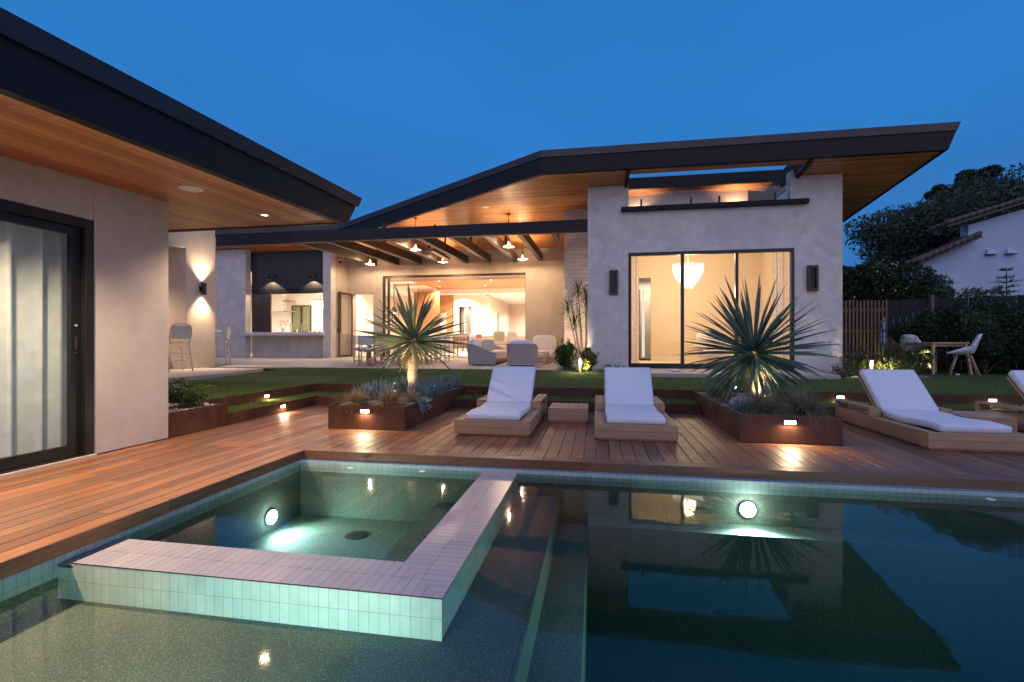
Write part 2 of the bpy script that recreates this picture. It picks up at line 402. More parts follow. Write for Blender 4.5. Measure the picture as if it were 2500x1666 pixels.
M['cushion_tan'] = simple('cushion_tan', (.55,.49,.40), .85, nscale=25, namp=.1, bscale=30, bstr=.3, bdist=.005)
def wickm():
    t = NT('wicker'); sp = t.n('ShaderNodeSeparateXYZ'); t.l(t.tc.outputs['Object'], sp.inputs[0])
    w = t.math('FRACT', t.math('MULTIPLY', t.math('ADD', sp.outputs['X'], sp.outputs['Y']), 42))
    k = t.math('LESS_THAN', w, .28); c = t.mix(k, (.44,.40,.36), (.17,.15,.135))
    c = t.mix(.4, c, t.ramp(t.noise(30, 4), [(.3, (.7,)*3), (.7, (1.25,)*3)]), 'MULTIPLY')
    return t.fin(t.bsdf(c, .75, 0, t.bump(w, .4, .004)))
M['wicker'] = wickm()
M['rattan'] = simple('rattan', (.62,.50,.35), .6, nscale=30, namp=.25)
M['wicker_frame'] = simple('wicker_frame', (.42,.39,.37), .55)
M['white_paint'] = simple('white_paint', (.78,.78,.78), .4)
M['chair_shell'] = simple('chair_shell', (.72,.74,.78), .35)
M['plaster_wall'] = simple('plaster_wall', (.40,.49,.62), .9, nscale=.8, namp=.08, bscale=30, bstr=.3, bdist=.01)
M['clay'] = simple('clay', (.085,.06,.055), .7, nscale=5, namp=.3)
M['slat'] = simple('slat', (.20,.105,.065), .65, nscale=14, namp=.35, bscale=40, bstr=.3)
M['dark_fence'] = simple('dark_fence', (.012,.012,.014), .7, nscale=6, namp=.3)
M['orange'] = simple('orange', (.75,.24,.03), .5)
M['red'] = simple('red', (.62,.02,.05), .6)
M['pumpkin'] = simple('pumpkin', (.62,.22,.10), .6)
M['lacquer'] = simple('lacquer', (.8,.77,.73), .35)
M['taupe'] = simple('taupe', (.26,.20,.16), .5)
M['quartz'] = simple('quartz', (.62,.60,.60), .3, nscale=5, namp=.05)
def glassm(name, tint=(1, 1, 1), rough=0.0, f0=1.5, boost=1.0):
    t = NT(name); fr = t.n('ShaderNodeFresnel'); fr.inputs[0].default_value = f0
    tr = t.n('ShaderNodeBsdfTransparent'); tr.inputs[0].default_value = tuple(tint)+(1,)
    gl = t.n('ShaderNodeBsdfGlossy'); gl.inputs['Roughness'].default_value = rough
    mx = t.n('ShaderNodeMixShader'); gg = t.n('ShaderNodeNewGeometry')   # a pane reflects once, at its outer face
    f = t.math('MULTIPLY', t.math('MULTIPLY', fr.outputs[0], boost), t.math('SUBTRACT', 1.0, gg.outputs['Backfacing'])); t.m.use_backface_culling = False
    t.l(f, mx.inputs[0]); t.l(tr.outputs[0], mx.inputs[1]); t.l(gl.outputs[0], mx.inputs[2])
    return t.fin(mx.outputs[0])
M['glass'] = glassm('glass', (.97,.98,.97), 0, 1.5, 1.6)
M['lens'] = glassm('lens', (1,1,1), .1)
def waterm():
    t = NT('water'); b = t.bump(t.noise(1, 3, .5, t.mapv((2.6, 1.6, 1)), .6), .06, .02)
    b = t.bump(t.noise(1, 2, .5, t.mapv((14, 9, 1))), .012, .01, b)
    fr = t.n('ShaderNodeFresnel'); fr.inputs[0].default_value = 1.37; t.l(b, fr.inputs['Normal'])
    tr = t.n('ShaderNodeBsdfTransparent'); tr.inputs[0].default_value = (.98,.99,.99,1)
    gl = t.n('ShaderNodeBsdfGlossy'); gl.inputs['Roughness'].default_value = .035; t.l(b, gl.inputs['Normal'])
    mx = t.n('ShaderNodeMixShader'); t.l(fr.outputs[0], mx.inputs[0]); t.l(tr.outputs[0], mx.inputs[1]); t.l(gl.outputs[0], mx.inputs[2])
    va = t.n('ShaderNodeVolumeAbsorption'); va.inputs[0].default_value = (.22,.62,.62,1); va.inputs[1].default_value = .6; t.l(va.outputs[0], t.out.inputs[1])
    return t.fin(mx.outputs[0])
M['water'] = waterm()
def plasterm():
    t = NT('pool_plaster'); a = t.noise(190, 3, .8); b = t.noise(1.3, 4); v = t.n('ShaderNodeTexVoronoi'); v.inputs['Scale'].default_value = 260
    t.l(t.tc.outputs['Object'], v.inputs['Vector']); wn_ = t.n('ShaderNodeSeparateColor'); t.l(v.outputs['Color'], wn_.inputs[0])
    sp = t.math('GREATER_THAN', wn_.outputs[0], .90)
    c = t.ramp(a, [(.3, (.060,.078,.056)), (.7, (.175,.21,.155))]); c = t.mix(sp, c, (.30,.32,.29))
    c = t.mix(.5, c, t.ramp(b, [(.3, (.75,)*3), (.7, (1.2,)*3)]), 'MULTIPLY')
    return t.fin(t.bsdf(c, .8, 0, t.bump(a, .5, .004)))
M['plaster'] = plasterm()
M['curtain'] = leafm('curtain', (.58,.66,.70), (.62,.70,.74), .9, sub=.3)
M['sheer'] = leafm('sheer', (.84,.81,.77), (.86,.83,.79), .9, sub=.6)
WARM = (1, .70, .42); WARM2 = (1, .62, .34)
E_ = dict(disc=emis('lit_disc', (1,.86,.66), 9), step=emis('lit_step', (1,.80,.50), 14), bulb=emis('lit_bulb', (1,.66,.32), 11),
          chand=emis('lit_crystal', (1,.90,.76), 2.4), tube=emis('lit_tube', (1,.80,.62), 6), pool=emis('lit_pool', (.85,1,.95), 60),
          heater=emis('lit_heater', (1,.45,.2), .8), screen=emis('glow_strip', (1,.97,.86), .9))  # screen: glowing colour standing in for light in the bedroom doorway

# =================================================================== SETTING
ZL, ZP = .304, .392            # lawn, patio
def lawn_z(x, y):
    t = max(0, min(1, (y-8.4)/3.2)); k = max(0, min(1, (.75-x)/.7))
    return ZL + .083*t*k
# ground sheet, with the pool cut out of it
g = MB(); Q = [(-400,-400),(400,-400),(400,400),(-400,400)]; zg = -.04
g.quad((-400,-400,zg),(400,-400,zg),(400,.92,zg),(-400,.92,zg)); g.quad((-400,4.46,zg),(400,4.46,zg),(400,400,zg),(-400,400,zg))
g.quad((-400,.92,zg),(-2.94,.92,zg),(-2.94,4.46,zg),(-400,4.46,zg)); g.quad((10,.92,zg),(400,.92,zg),(400,4.46,zg),(10,4.46,zg))
struct('ground', g, M['soil'], 'bare earth under and around the garden')

# ---- deck boards
d = MB(); P_ = .122; GAP = .006
def boardsY(x0, x1, y0, y1, cuts=None):
    n = int(round((x1-x0)/P_)); w = (x1-x0)/n
    for i in range(n):
        a = x0+i*w; segs = [(y0, y1)]
        for (cx0, cx1, cy0, cy1) in (cuts or []):
            if a+w > cx0+.02 and a < cx1-.02:
                segs = [s for q in segs for s in ((q[0], min(q[1], cy0)), (max(q[0], cy1), q[1])) if s[1]-s[0] > .05]
        for (s0, s1) in segs:
            y = s0
            while y < s1-.01:
                L = rng.uniform(2.6, 5.2); e = min(y+L, s1)
                if s1-e < .5: e = s1
                z = rng.uniform(-.0015, .0015)
                d.box(a+GAP/2, a+w-GAP/2, y+.002, e-.002, -.028, z)
                y = e
boardsY(-4.76, -2.93, -4, 4.45)
cuts = [(-3.418, -2.199, 5.46, 8.3), (1.457, 2.676, 5.46, 8.3)]
boardsY(-4.76, -2.93, 4.45, 7.6, cuts); boardsY(-2.93, 9.5, 4.575, 7.6, cuts)
x = -2.93
while x < 9.5:                                   # border board along the pool
    e = min(x+rng.uniform(2.2, 3.6), 9.5); d.box(x+.002, e-.002, 4.452, 4.572, -.028, 0.0005); x = e
for a, b in ((-3.418, -2.199), (1.457, 2.676)):      # picture frame boards round the planters
    d.box(a, b, 5.465, 5.582, -.028, .001)
    d.box(a+.002, a+.08, 5.585, 7.6, -.028, .0005); d.box(b-.12, b-.002, 5.585, 7.6, -.028, .0005)
for y0, y1 in ((-4, -2), (-2, .2), (.2, 2.889), (2.893, 4.45)): d.box(-2.93, -2.912, y0, y1, -.085, .001)   # nosing
x = -2.912
while x < 9.5:
    e = min(x+rng.uniform(2.4, 3.8), 9.5); d.box(x, e-.003, 4.432, 4.451, -.085, .0012); x = e
n = 120
for i in range(n): d.box(-2.9+i*P_*.9, -2.9+(i+1)*P_*.9-.006, -4, .88, -.028, 0)      # near side of the pool
struct('wooden_deck', d, M['ipe'], 'red-brown hardwood deck around the pool', bevel=.0025)

# ---- pool basin
p = MB()
p.box(-2.99, -.362, .9, 2.192, -.40, -.32); p.box(-.7225, -.362, 2.192, 4.43, -.40, -.32)        # tanning shelf
p.box(-.362, -.08, .9, 4.43, -.75, -.56)         # step
p.box(-.36, -.34, .9, 4.43, -.5599, -.32)
p.box(-.08, 10, .9, 4.43, -1.7, -1.5)
p.box(-.10, -.079, .9, 4.43, -1.5, -.559)
p.box(-.078, 3.3, 4.17, 4.416, -1.5, -.47); p.box(-3.1, 10, 4.415, 4.46, -1.6, -.2); p.box(-3.1, 10, .80, .92, -1.6, -.2); p.box(-3.1, -2.935, .9, 4.43, -1.1, -.2)
basin = struct('pool_basin', p, M['plaster'], 'dark pebble plaster shell of the pool')
TEAL = (.36,.47,.45)
M['tile_x'] = tiles('tile_x', 'X', 'Z', .057, .12, TEAL, (.05,.07,.07), offb=-.21)
M['tile_y'] = tiles('tile_y', 'Y', 'Z', .057, .12, TEAL, (.05,.07,.07), offb=-.21)
b = MB(); b.box(-2.93, 10, 4.408, 4.45, -.2, -.094); b.box(-3.0, 10, .80, .925, -.2, -.04)
struct('waterline_tile', b, M['tile_x'], 'row of grey-green tiles at the far waterline')
b = MB(); b.box(-2.97, -2.928, .92, 4.408, -.2, -.088)
struct('waterline_tile', b, M['tile_y'], 'row of grey-green tiles along the left waterline')

# ---- spa
spa = thing('spa', 'square tiled hot tub raised in the corner of the pool', 'hot tub', (-1.9, 3.3, -.32))
COPE = (.35,.345,.39)
M['cope_f'] = tiles('cope_f', 'X', 'Y', .0535, .1625, COPE, (.06,.055,.07), line=.035, offa=-.72, offb=2.19)
M['cope_r'] = tiles('cope_r', 'Y', 'X', .0535, .1625, COPE, (.06,.055,.07), line=.035, offa=2.19, offb=-.72)
M['spa_f'] = tiles('spa_f', 'X', 'Z', .0535, .1035, (.60,.63,.585), (.12,.16,.15), line=.03, offa=-.72, offb=-.115)
M['spa_r'] = tiles('spa_r', 'Y', 'Z', .0535, .1035, (.60,.63,.585), (.12,.16,.15), line=.03, offa=2.19, offb=-.115)
zc = -.115
b = MB(); b.prism([(-2.83,2.19,zc-.006),(-.72,2.19,zc-.006),(-1.045,2.515,zc-.006),(-2.83,2.515,zc-.006)], [(-2.83,2.19,zc),(-.72,2.19,zc),(-1.045,2.515,zc),(-2.83,2.515,zc)])
b.box(-2.93, -2.832, 2.19, 2.515, zc-.03, -.129)
mesh_obj('coping', b, M['cope_f'], spa)
b = MB(); b.prism([(-.72,2.19,zc-.006),(-.72,4.408,zc-.006),(-1.045,4.408,zc-.006),(-1.045,2.515,zc-.006)], [(-.72,2.19,zc),(-.72,4.408,zc),(-1.045,4.408,zc),(-1.045,2.515,zc)])
mesh_obj('coping', b, M['cope_r'], spa)
b = MB(); b.box(-2.832, -.724, 2.194, 2.51, -1.0, zc-.007); b.box(-2.93, -2.833, 2.194, 2.51, -1.0, zc-.031)
mesh_obj('front_wall', b, M['spa_f'], spa)
b = MB(); b.box(-1.041, -.723, 2.5101, 4.407, -1.0, zc-.0072)
mesh_obj('side_wall', b, M['spa_r'], spa)
b = MB(); b.box(-2.93, -1.042, 2.511, 4.41, -1.0, -.64); b.box(-1.50, -1.0415, 2.512, 4.409, -.639, -.44)
mesh_obj('seat_shell', b, M['plaster'], spa)
b = MB(); b.lathe((-2.12, 4.02, -.639), [(0,.004),(.085,.006),(.1,.003),(.105,0)], 24)
mesh_obj('drain_cover', b, M['bronze_metal'], spa, smooth=True)
# shelf floor under the spa is cut by the shell, the shelf box ends at it
w = MB(); w.box(-2.95,9.99,.89,4.43,-1.62,-.125)
struct('pool_water', w, M['water'], 'still dark pool water reflecting the house')
def pool_light(loc, d_, power, lab, col=(.88,1,.92)):
    t = thing('pool_light', lab, 'pool light', loc, 'underwater pool lights'); L = Vector(loc); D = Vector(d_).normalized()
    b = MB(); b.tube([L, L+D*.02], .066, 24); mesh_obj('housing', b, M['white_paint'], t)
    b = MB(); b.tube([L+D*.021, L+D*.03], .060, 24); mesh_obj('lens', b, E_['pool'], t)
    light('SPOT', 'beam', t, L+D*.05, power, col, .05, target=L+D+Vector((0,0,-.16)), spot=150, blend=1); light('POINT', 'halo', t, L+D*.09, power*.022, col, .03)
    return t
pool_light((-2.935, 3.95, -.50), (1,-.1,-.02), 36, 'round white light below the water on the left wall of the hot tub')
pool_light((1.26, 4.412, -.335), (0,-1,.12), 70, 'bright round light below the water on the far pool wall')
pool_light((-1.3, .93, -.24), (-.15,1,0), 36, 'round light on the near pool wall by the shelf', (.82,1,.86))
pool_light((3.6, .93, -.45), (-1,.6,0), 45, 'unseen light added on the near pool wall at the right to brighten the steps')  # unseen lamp, added to brighten the step risers
for i, (x, y) in enumerate([(-2.35, 4.33), (-1.62, 4.33), (3.0, 4.33)]):
    b = MB(); b.lathe((x, y, -.1249), [(0,.003),(.025,.003),(.03,.0)], 14)
    single('skimmer_cap', b, M['white_paint'], ['small white disc floating near the far spa tiles on the left','small white disc near the far spa tiles by the coping','small white disc at the far pool edge before the long lounger'][i], 'cap', 'small white fittings at the waterline')

# ---- corten steps and treads
b = MB(); b.box(-4.762, -4.75, 5.585, 7.6, 0, .158); b.box(-4.75, -3.337, 7.6, 7.612, 0, .158)
single('steel_step_edge', b, M['corten'], 'low rusted steel riser of the bottom grass step, left corner', 'garden step')
b = MB(); b.box(-2.318, 1.525, 7.6, 7.612, 0, .158)
single('steel_step_edge', b, M['corten'], 'low rusted steel riser behind the two front-facing loungers', 'garden step')
b = MB(); b.box(2.542, 13, 7.6, 7.612, 0, .158)
single('steel_step_edge', b, M['corten'], 'low rusted steel riser behind the right loungers', 'garden step')
b = MB(); b.box(-5.202, -5.19, 5.585, 8.25, .13, .306); b.box(-5.19, 13, 8.25, 8.262, .13, .306)
single('steel_step_edge', b, M['corten'], 'long rusted steel riser holding up the lawn', 'garden step')
b = MB(); zt = .15
b.quad((-5.19,5.585,zt),(-4.762,5.585,zt),(-4.762,8.25,zt),(-5.19,8.25,zt)); b.quad((-4.762,7.612,zt),(13,7.612,zt),(13,8.25,zt),(-4.762,8.25,zt))
struct('grass_step', b, M['turf'], 'narrow turf tread between the two rusted risers')
# lawn
b = MB(); xs = [-30,-12,-8.6,-8.05,-7,-6,-5.202,-4,-3,-2,-1,0,.2,.4,.6,.75,2,4,6,8,10,14,30]; ys = [8.262,9,9.6,10.2,10.8,11.3,11.76]
for i in range(len(xs)-1):
    for j in range(len(ys)-1):
        if xs[i+1] <= -8.05 and ys[j] < 11.2: continue
        b.quad(*[(x_, y_, lawn_z(x_, y_)) for x_, y_ in ((xs[i],ys[j]),(xs[i+1],ys[j]),(xs[i+1],ys[j+1]),(xs[i],ys[j+1]))])
b.quad((-8.05,5.585,ZL),(-5.202,5.585,ZL),(-5.202,8.262,ZL),(-8.05,8.262,ZL))
b.quad((-.3,11.76,ZL-.004),(30,11.76,ZL-.004),(30,40,ZL-.004),(-.3,40,ZL-.004))
struct('lawn', b, M['turf'], 'green artificial turf lawn')
b = MB(); b.prism([(-14,5,.25),(-8.05,5,.25),(-7.99,9.05,.25),(-8.5,11.2,.25),(-14,11.2,.25)], [(-14,5,ZP),(-8.05,5,ZP),(-7.99,9.05,ZP),(-8.5,11.2,ZP),(-14,11.2,ZP)])
struct('path', b, M['concrete'], 'pale concrete slab in front of the outdoor bar')
b = MB(); ya = 11.76
b.prism([(-24,ya,.2),(-1.0,ya,.2),(-1.0,12.93,.2),(-.3,12.93,.2),(-.3,18.15,.2),(-24,18.15,.2)], [(-24,ya,ZP),(-1.0,ya,ZP),(-1.0,12.93,.407),(-.3,12.93,.407),(-.3,18.15,.466),(-24,18.15,.466)])
struct('patio', b, M['concrete'], 'pale concrete patio under the big roof')
b = MB(); b.box(.66, 4.95, 11.0, 12.91, .2, .394)
struct('platform', b, M['concrete'], 'raised concrete step below the bedroom window', bevel=.01)
b = MB(); b.poly([(-1.05,11.2,lawn_z(-1,11.2)+.012),(-.5,11.1,.37),(.45,11.15,.335),(.65,11.25,.32),(.65,12.92,.32),(-1.0,12.92,.40)])
b.poly([(4.96,11.4,.312),(6.3,11.3,.312),(7.1,11.8,.312),(7.4,12.6,.312),(7.0,14.8,.312),(4.96,14.8,.312)])
struct('gravel_bed', b, M['gravel'], 'gravel bed at the foot of the house wall')

# turf blades on the step and the front of the lawn (nobody could count them)
def cloud(name, V, F, mat):
    me = bpy.data.meshes.new(name); me.vertices.add(len(V)); me.vertices.foreach_set('co', V.astype(np.float32).ravel())
    k = F.shape[1]; me.loops.add(F.size); me.loops.foreach_set('vertex_index', F.astype(np.int32).ravel())
    me.polygons.add(len(F)); me.polygons.foreach_set('loop_start', np.arange(0, F.size, k, dtype=np.int32)); me.update(calc_edges=True)
    me.materials.append(mat); o = bpy.data.objects.new(name, me); COL.objects.link(o); return o
nr = np.random.default_rng(3)
def grass(name, label, rects, n, h, mat, zf):
    A = np.array([(x1-x0)*(y1-y0) for x0, x1, y0, y1 in rects]); ks = nr.choice(len(rects), n, p=A/A.sum()); r_ = np.array(rects)[ks]
    x = r_[:,0]+nr.random(n)*(r_[:,1]-r_[:,0]); y = r_[:,2]+nr.random(n)*(r_[:,3]-r_[:,2])
    z = np.array([zf(a, b) for a, b in zip(x, y)])
    t = nr.random(n)*2*np.pi; w = .0035; hh = h*(.5+nr.random(n)*.7); lx = nr.normal(0, .45, n)*hh; ly = nr.normal(0, .45, n)*hh
    V = np.empty((n,3,3)); V[:,0] = np.stack([x-w*np.cos(t), y-w*np.sin(t), z-.003], 1); V[:,1] = np.stack([x+w*np.cos(t), y+w*np.sin(t), z-.003], 1)
    V[:,2] = np.stack([x+lx, y+ly, z+hh], 1)
    o = cloud(name, V.reshape(-1,3), np.arange(3*n).reshape(-1,3), mat); return setp(o, label, None, None, 'stuff')
grass('turf_grass', 'short turf blades on the grass step', [(-5.18,-4.76,5.6,8.24),(-4.76,-3.34,7.62,8.24),(-2.31,1.52,7.62,8.24),(2.55,8.5,7.62,8.24)], 42000, .028, M['turf_blade'], lambda x, y: zt)
grass('turf_grass', 'short turf blades along the front of the lawn', [(-8,-5.2,5.7,8.26),(-5.2,8.5,8.265,9.6)], 60000, .026, M['turf_blade'], lawn_z)
grass('turf_grass', 'short turf blades on the back of the lawn', [(-7.9,9,9.6,11.0),(-7.9,.4,11,11.72)], 45000, .03, M['turf_blade'], lawn_z)

# ---- planters
def pebbles(name, label, rect, n, z, r0=.008, r1=.02):
    V = []; F = []; k = 0
    oc = np.array([(1,0,0),(-1,0,0),(0,1,0),(0,-1,0),(0,0,1),(0,0,-1)]); fc = [(0,2,4),(2,1,4),(1,3,4),(3,0,4),(2,0,5),(1,2,5),(3,1,5),(0,3,5)]
    for i in range(n):
        s = rng.uniform(r0, r1); c = np.array([rng.uniform(rect[0], rect[1]), rng.uniform(rect[2], rect[3]), z+s*.2])
        a = rng.uniform(0, 6.3); Rm = np.array([[math.cos(a),-math.sin(a),0],[math.sin(a),math.cos(a),0],[0,0,.7]])
        V.append(oc*np.array([1,.75,.7])*s @ Rm.T + c); F += [tuple(q+6*k for q in f) for f in fc]; k += 1
    o = cloud(name, np.concatenate(V), np.array(F), M['pebble']); return setp(o, label, None, None, 'stuff')
def planter(x0, x1, y0, y1, lab, lx, glow_):
    t = thing('steel_planter', lab, 'planter', ((x0+x1)/2, (y0+y1)/2, 0)); z = .298; w = .012
    b = MB(); b.box(x0, x1, y0, y0+w, .002, z); mesh_obj('front_panel', b, M['corten'], t)
    for q in (x0, x1-w):
        b = MB(); b.box(q, q+w, y0+w, y1, .002, z-.0005); mesh_obj('side_panel', b, M['corten'], t)
    b = MB(); b.box(x0+w, x1-w, y0+w, y1, .01, z-.03); mesh_obj('soil', b, M['gravel'], t)
    if lx is not None:
        s = thing('step_light', glow_, 'step light', (lx, y0, .23), 'small rectangular step lights'); 
        b = MB(); b.box(lx-.068, lx+.068, y0-.006, y0-.0005, .200, .262); mesh_obj('bezel', b, M['bronze_metal'], s)
        b = MB(); b.box(lx-.055, lx+.055, y0-.010, y0-.0065, .210, .250); mesh_obj('lens', b, E_['step'], s)
        b = MB(); b.box(lx-.062, lx+.062, y0-.030, y0-.0065, .252, .257); mesh_obj('hood', b, M['bronze_metal'], s)
        light('AREA', 'glow', s, (lx, y0-.02, .225), 1.9, WARM, .11, rot=(R(-35), 0, 0), sy=.035)
    return t
planter(-3.335, -2.32, 5.592, 8.249, 'rusted steel planter box with the paler, smaller yucca', -2.838, 'lit step light on the front of the left rusted planter')
planter(1.528, 2.54, 5.612, 8.249, 'rusted steel planter box with the big dark yucca', 2.03, 'lit step light on the front of the right rusted planter')
t = thing('steel_planter', 'low rusted steel planter beside the white wall corner', 'planter', (-5.5, 5.1, 0))
b = MB(); b.box(-4.775, -4.763, 4.71, 5.584, 0, .29); mesh_obj('front_panel', b, M['corten'], t)
b = MB(); b.box(-8, -4.776, 5.572, 5.584, 0, .289); mesh_obj('side_panel', b, M['corten'], t)
b = MB(); b.box(-8, -4.777, 4.70, 5.571, 0, .265); mesh_obj('soil', b, M['gravel'], t)
pebbles('gravel', 'grey pebbles in the left planter', (-7, -4.79, 4.72, 5.56), 2600, .268)
pebbles('gravel', 'grey pebbles under the paler yucca', (-3.31, -2.34, 5.61, 8.2), 3200, .270)
pebbles('gravel', 'grey pebbles under the dark yucca', (1.55, 2.52, 5.63, 8.2), 3200, .270)
pebbles('gravel', 'loose pebbles in the bed by the bollard light', (-1.0, .6, 11.2, 12.8), 1800, .345, .015, .035)
def step_light(p, nrm, lab, power=1.3):
    s = thing('step_light', lab, 'step light', p, 'small rectangular step lights'); x, y, z = p
    b = MB(); c = MB(); h = MB()
    if nrm == 'Y': b.box(x-.062, x+.062, y-.006, y-.0005, z-.028, z+.028); c.box(x-.05, x+.05, y-.010, y-.0065, z-.018, z+.018); h.box(x-.058, x+.058, y-.028, y-.0065, z+.019, z+.024); rot = (R(-35),0,0); lp = (x, y-.02, z)
    else: b.box(x+.0005, x+.006, y-.062, y+.062, z-.028, z+.028); c.box(x+.0065, x+.010, y-.05, y+.05, z-.018, z+.018); h.box(x+.0065, x+.028, y-.058, y+.058, z+.019, z+.024); rot = (R(-35),0,R(90)); lp = (x+.02, y, z)
    mesh_obj('bezel', b, M['bronze_metal'], s); mesh_obj('lens', c, E_['step'], s); mesh_obj('hood', h, M['bronze_metal'], s)
    light('AREA', 'glow', s, lp, power, WARM, .1, rot=rot, sy=.035)
step_light((-5.19, 6.907, .225), 'X', 'lit step light in the upper riser at the left grass step')
step_light((-4.75, 6.694, .100), 'X', 'lit step light in the lower riser close to the deck on the left')
step_light((3.705, 8.25, .232), 'Y', 'lit step light in the riser behind the arm of the third lounger')
step_light((5.735, 8.25, .225), 'Y', 'lit step light in the riser behind the lounger at the right edge')
step_light((8.2, 8.25, .225), 'Y', 'lit step light in the riser beyond the right edge')

# =================================================================== POOL HOUSE (left)
ph = thing('pool_house', 'pale stucco pool house with a dark sloping roof at the left edge', 'building', (-7, 1, 0))
def zs(y): return 2.668+.037*(y-4.70)
WX = -4.763
b = MB()
def wallseg(b, x0, x1, y0, y1, z0): b.prism([(x0,y0,z0),(x1,y0,z0),(x1,y1,z0),(x0,y1,z0)], [(x0,y0,zs(y0)),(x1,y0,zs(y0)),(x1,y1,zs(y1)),(x0,y1,zs(y1))])
wallseg(b, WX-.25, WX, 3.875, 4.70, .004); wallseg(b, WX-.25, WX, .2, 3.875, 2.254); wallseg(b, WX-.25, WX, -5, .2, .004)
wallseg(b, -10, WX-.25, 4.45, 4.70, .004); wallseg(b, -10, -9.8, -5, 4.45, .004)
mesh_obj('wall', b, M['stucco_pool'], ph, bevel=.008)
b = MB(); b.box(-9.8, WX-.26, -5, 4.44, 2.45, 2.5); b.box(-9.79, -9.75, -5, 4.44, 0, 2.45); mesh_obj('inner_wall', b, M['int_white'], ph)
b = MB(); b.box(-9.79, WX-.26, -5, 4.44, -.02, .01); mesh_obj('floor', b, M['oak'], ph)
b = MB(); b.prism([(-3.49,-5,zs(-5)),(-3.49,6.13,zs(6.13)),(-10.5,6.13,zs(6.13)),(-10.5,-5,zs(-5))], [(-3.49,-5,zs(-5)+.03),(-3.49,6.13,zs(6.13)+.03),(-10.5,6.13,zs(6.13)+.03),(-10.5,-5,zs(-5)+.03)])
sf = mesh_obj('soffit', b, M['soffit_Y'], ph)
b = MB()   # fascia: long side and far end, leaning outwards
zb = lambda y: zs(y)-.012
b.prism([(-3.40,-5,zb(-5)),(-3.40,6.19,zb(6.19)),(-3.49,6.10,zb(6.1)),(-3.49,-5,zb(-5))], [(-3.40,-5,zb(-5)+.30),(-3.40,6.42,zb(6.42)+.30),(-3.49,6.35,zb(6.35)+.30),(-3.49,-5,zb(-5)+.30)])
b.prism([(-3.4905,6.19,zb(6.19)),(-10.5,6.19,zb(6.19)),(-10.5,6.10,zb(6.1)),(-3.4905,6.10,zb(6.1))], [(-3.4905,6.42,zb(6.42)+.30),(-10.5,6.42,zb(6.42)+.30),(-10.5,6.35,zb(6.35)+.30),(-3.4905,6.35,zb(6.35)+.30)])
mesh_obj('fascia', b, M['fascia'], ph)
b = MB(); b.prism([(-3.372,-5,zb(-5)+.302),(-3.372,6.45,zb(6.45)+.302),(-3.5,6.45,zb(6.45)+.302),(-3.5,-5,zb(-5)+.302)], [(-3.36,-5,zb(-5)+.445),(-3.36,6.53,zb(6.53)+.445),(-3.5,6.53,zb(6.53)+.445),(-3.5,-5,zb(-5)+.445)])
b.prism([(-3.501,6.45,zb(6.45)+.302),(-10.5,6.45,zb(6.45)+.302),(-10.5,6.36,zb(6.36)+.302),(-3.501,6.36,zb(6.36)+.302)], [(-3.501,6.53,zb(6.53)+.445),(-10.5,6.53,zb(6.53)+.445),(-10.5,6.36,zb(6.36)+.445),(-3.501,6.36,zb(6.36)+.445)])
mesh_obj('roof_edge', b, M['cap'], ph)
for y in (.6, 3.72): b = MB(); b.box(-3.3595, -3.3585, y, y+.003, zb(y)+.31, zb(y)+.44); mesh_obj('seam', b, M['rafter'], ph)
for y in (1.1, 4.6):
    b = MB(); b.box(-3.3985, -3.397, y, y+.005, zb(y)+.004, zb(y)+.298); mesh_obj('seam', b, M['rafter'], ph)
b = MB(); b.prism([(-3.51,-5,zs(-5)+.3),(-3.51,6.35,zs(6.35)+.3),(-10.5,6.35,zs(6.35)+.3),(-10.5,-5,zs(-5)+.3)], [(-3.51,-5,zs(-5)+.42),(-3.51,6.35,zs(6.35)+.42),(-10.5,6.35,zs(6.35)+.42),(-10.5,-5,zs(-5)+.42)])
mesh_obj('roof', b, M['roofing'], ph)
# sliding door
dr = MB(); X0, X1 = WX-.13, WX+.012
dr.box(X0, X1, 3.79, 3.873, .002, 2.25); dr.box(X0, X1, .2, 3.79, 2.165, 2.252); dr.box(X0, X1, .2, 3.79, .002, .03); dr.box(X0, X1, .2, .28, .03, 2.165)
door = mesh_obj('sliding_door', dr, M['black_metal'], ph, bevel=.004)
b = MB(); X2, X3 = WX-.085, WX-.04
b.box(X2, X3, 3.70, 3.789, .032, 2.163); b.box(X2, X3, 2.1, 3.70, .032, .135); b.box(X2, X3, 2.1, 3.70, 2.09, 2.163); b.box(X2, X3, 2.02, 2.1, .032, 2.163)
mesh_obj('door_sash', b, M['black_metal'], door, bevel=.003)
b = MB(); b.box(WX-.066, WX-.060, 2.1, 3.70, .135, 2.09); mesh_obj('pane', b, M['glass'], door)
b = MB(); b.box(X3, X3+.012, 3.735, 3.755, 1.02, 1.14); mesh_obj('handle', b, M['bronze_metal'], door); b = MB(); b.tube([(X3,3.745,1.245),(X3+.008,3.745,1.245)], .011, 10); mesh_obj('lock', b, M['wicker_frame'], door); b = MB(); b.box(X3, X3+.01, 3.73, 3.76, .98, 1.0); mesh_obj('lower_latch', b, M['bronze_metal'], door)
b = MB(); b.box(WX-.001, WX+.045, .2, 3.87, .001, .02); mesh_obj('door_track', b, M['wicker_frame'], door)
cu = MB(); n = 260; prev = None
for i in range(n+1):
    y = .3+4.10*i/n; ph_ = y*27+1.8*math.sin(y*5.1)+.9*math.sin(y*11.7); x_ = WX-.34+.115*math.sin(ph_)+.02*math.sin(ph_*.37)
    if prev: cu.quad((prev[0],prev[1],.03),(x_,y,.03),(x_+.01*math.sin(y*9),y,2.3),(prev[0]+.01*math.sin(prev[1]*9),prev[1],2.3))
    prev = (x_, y)
single('curtain', cu, M['curtain'], 'floor-length pleated white curtain behind the pool house glass', 'curtain', smooth=True)
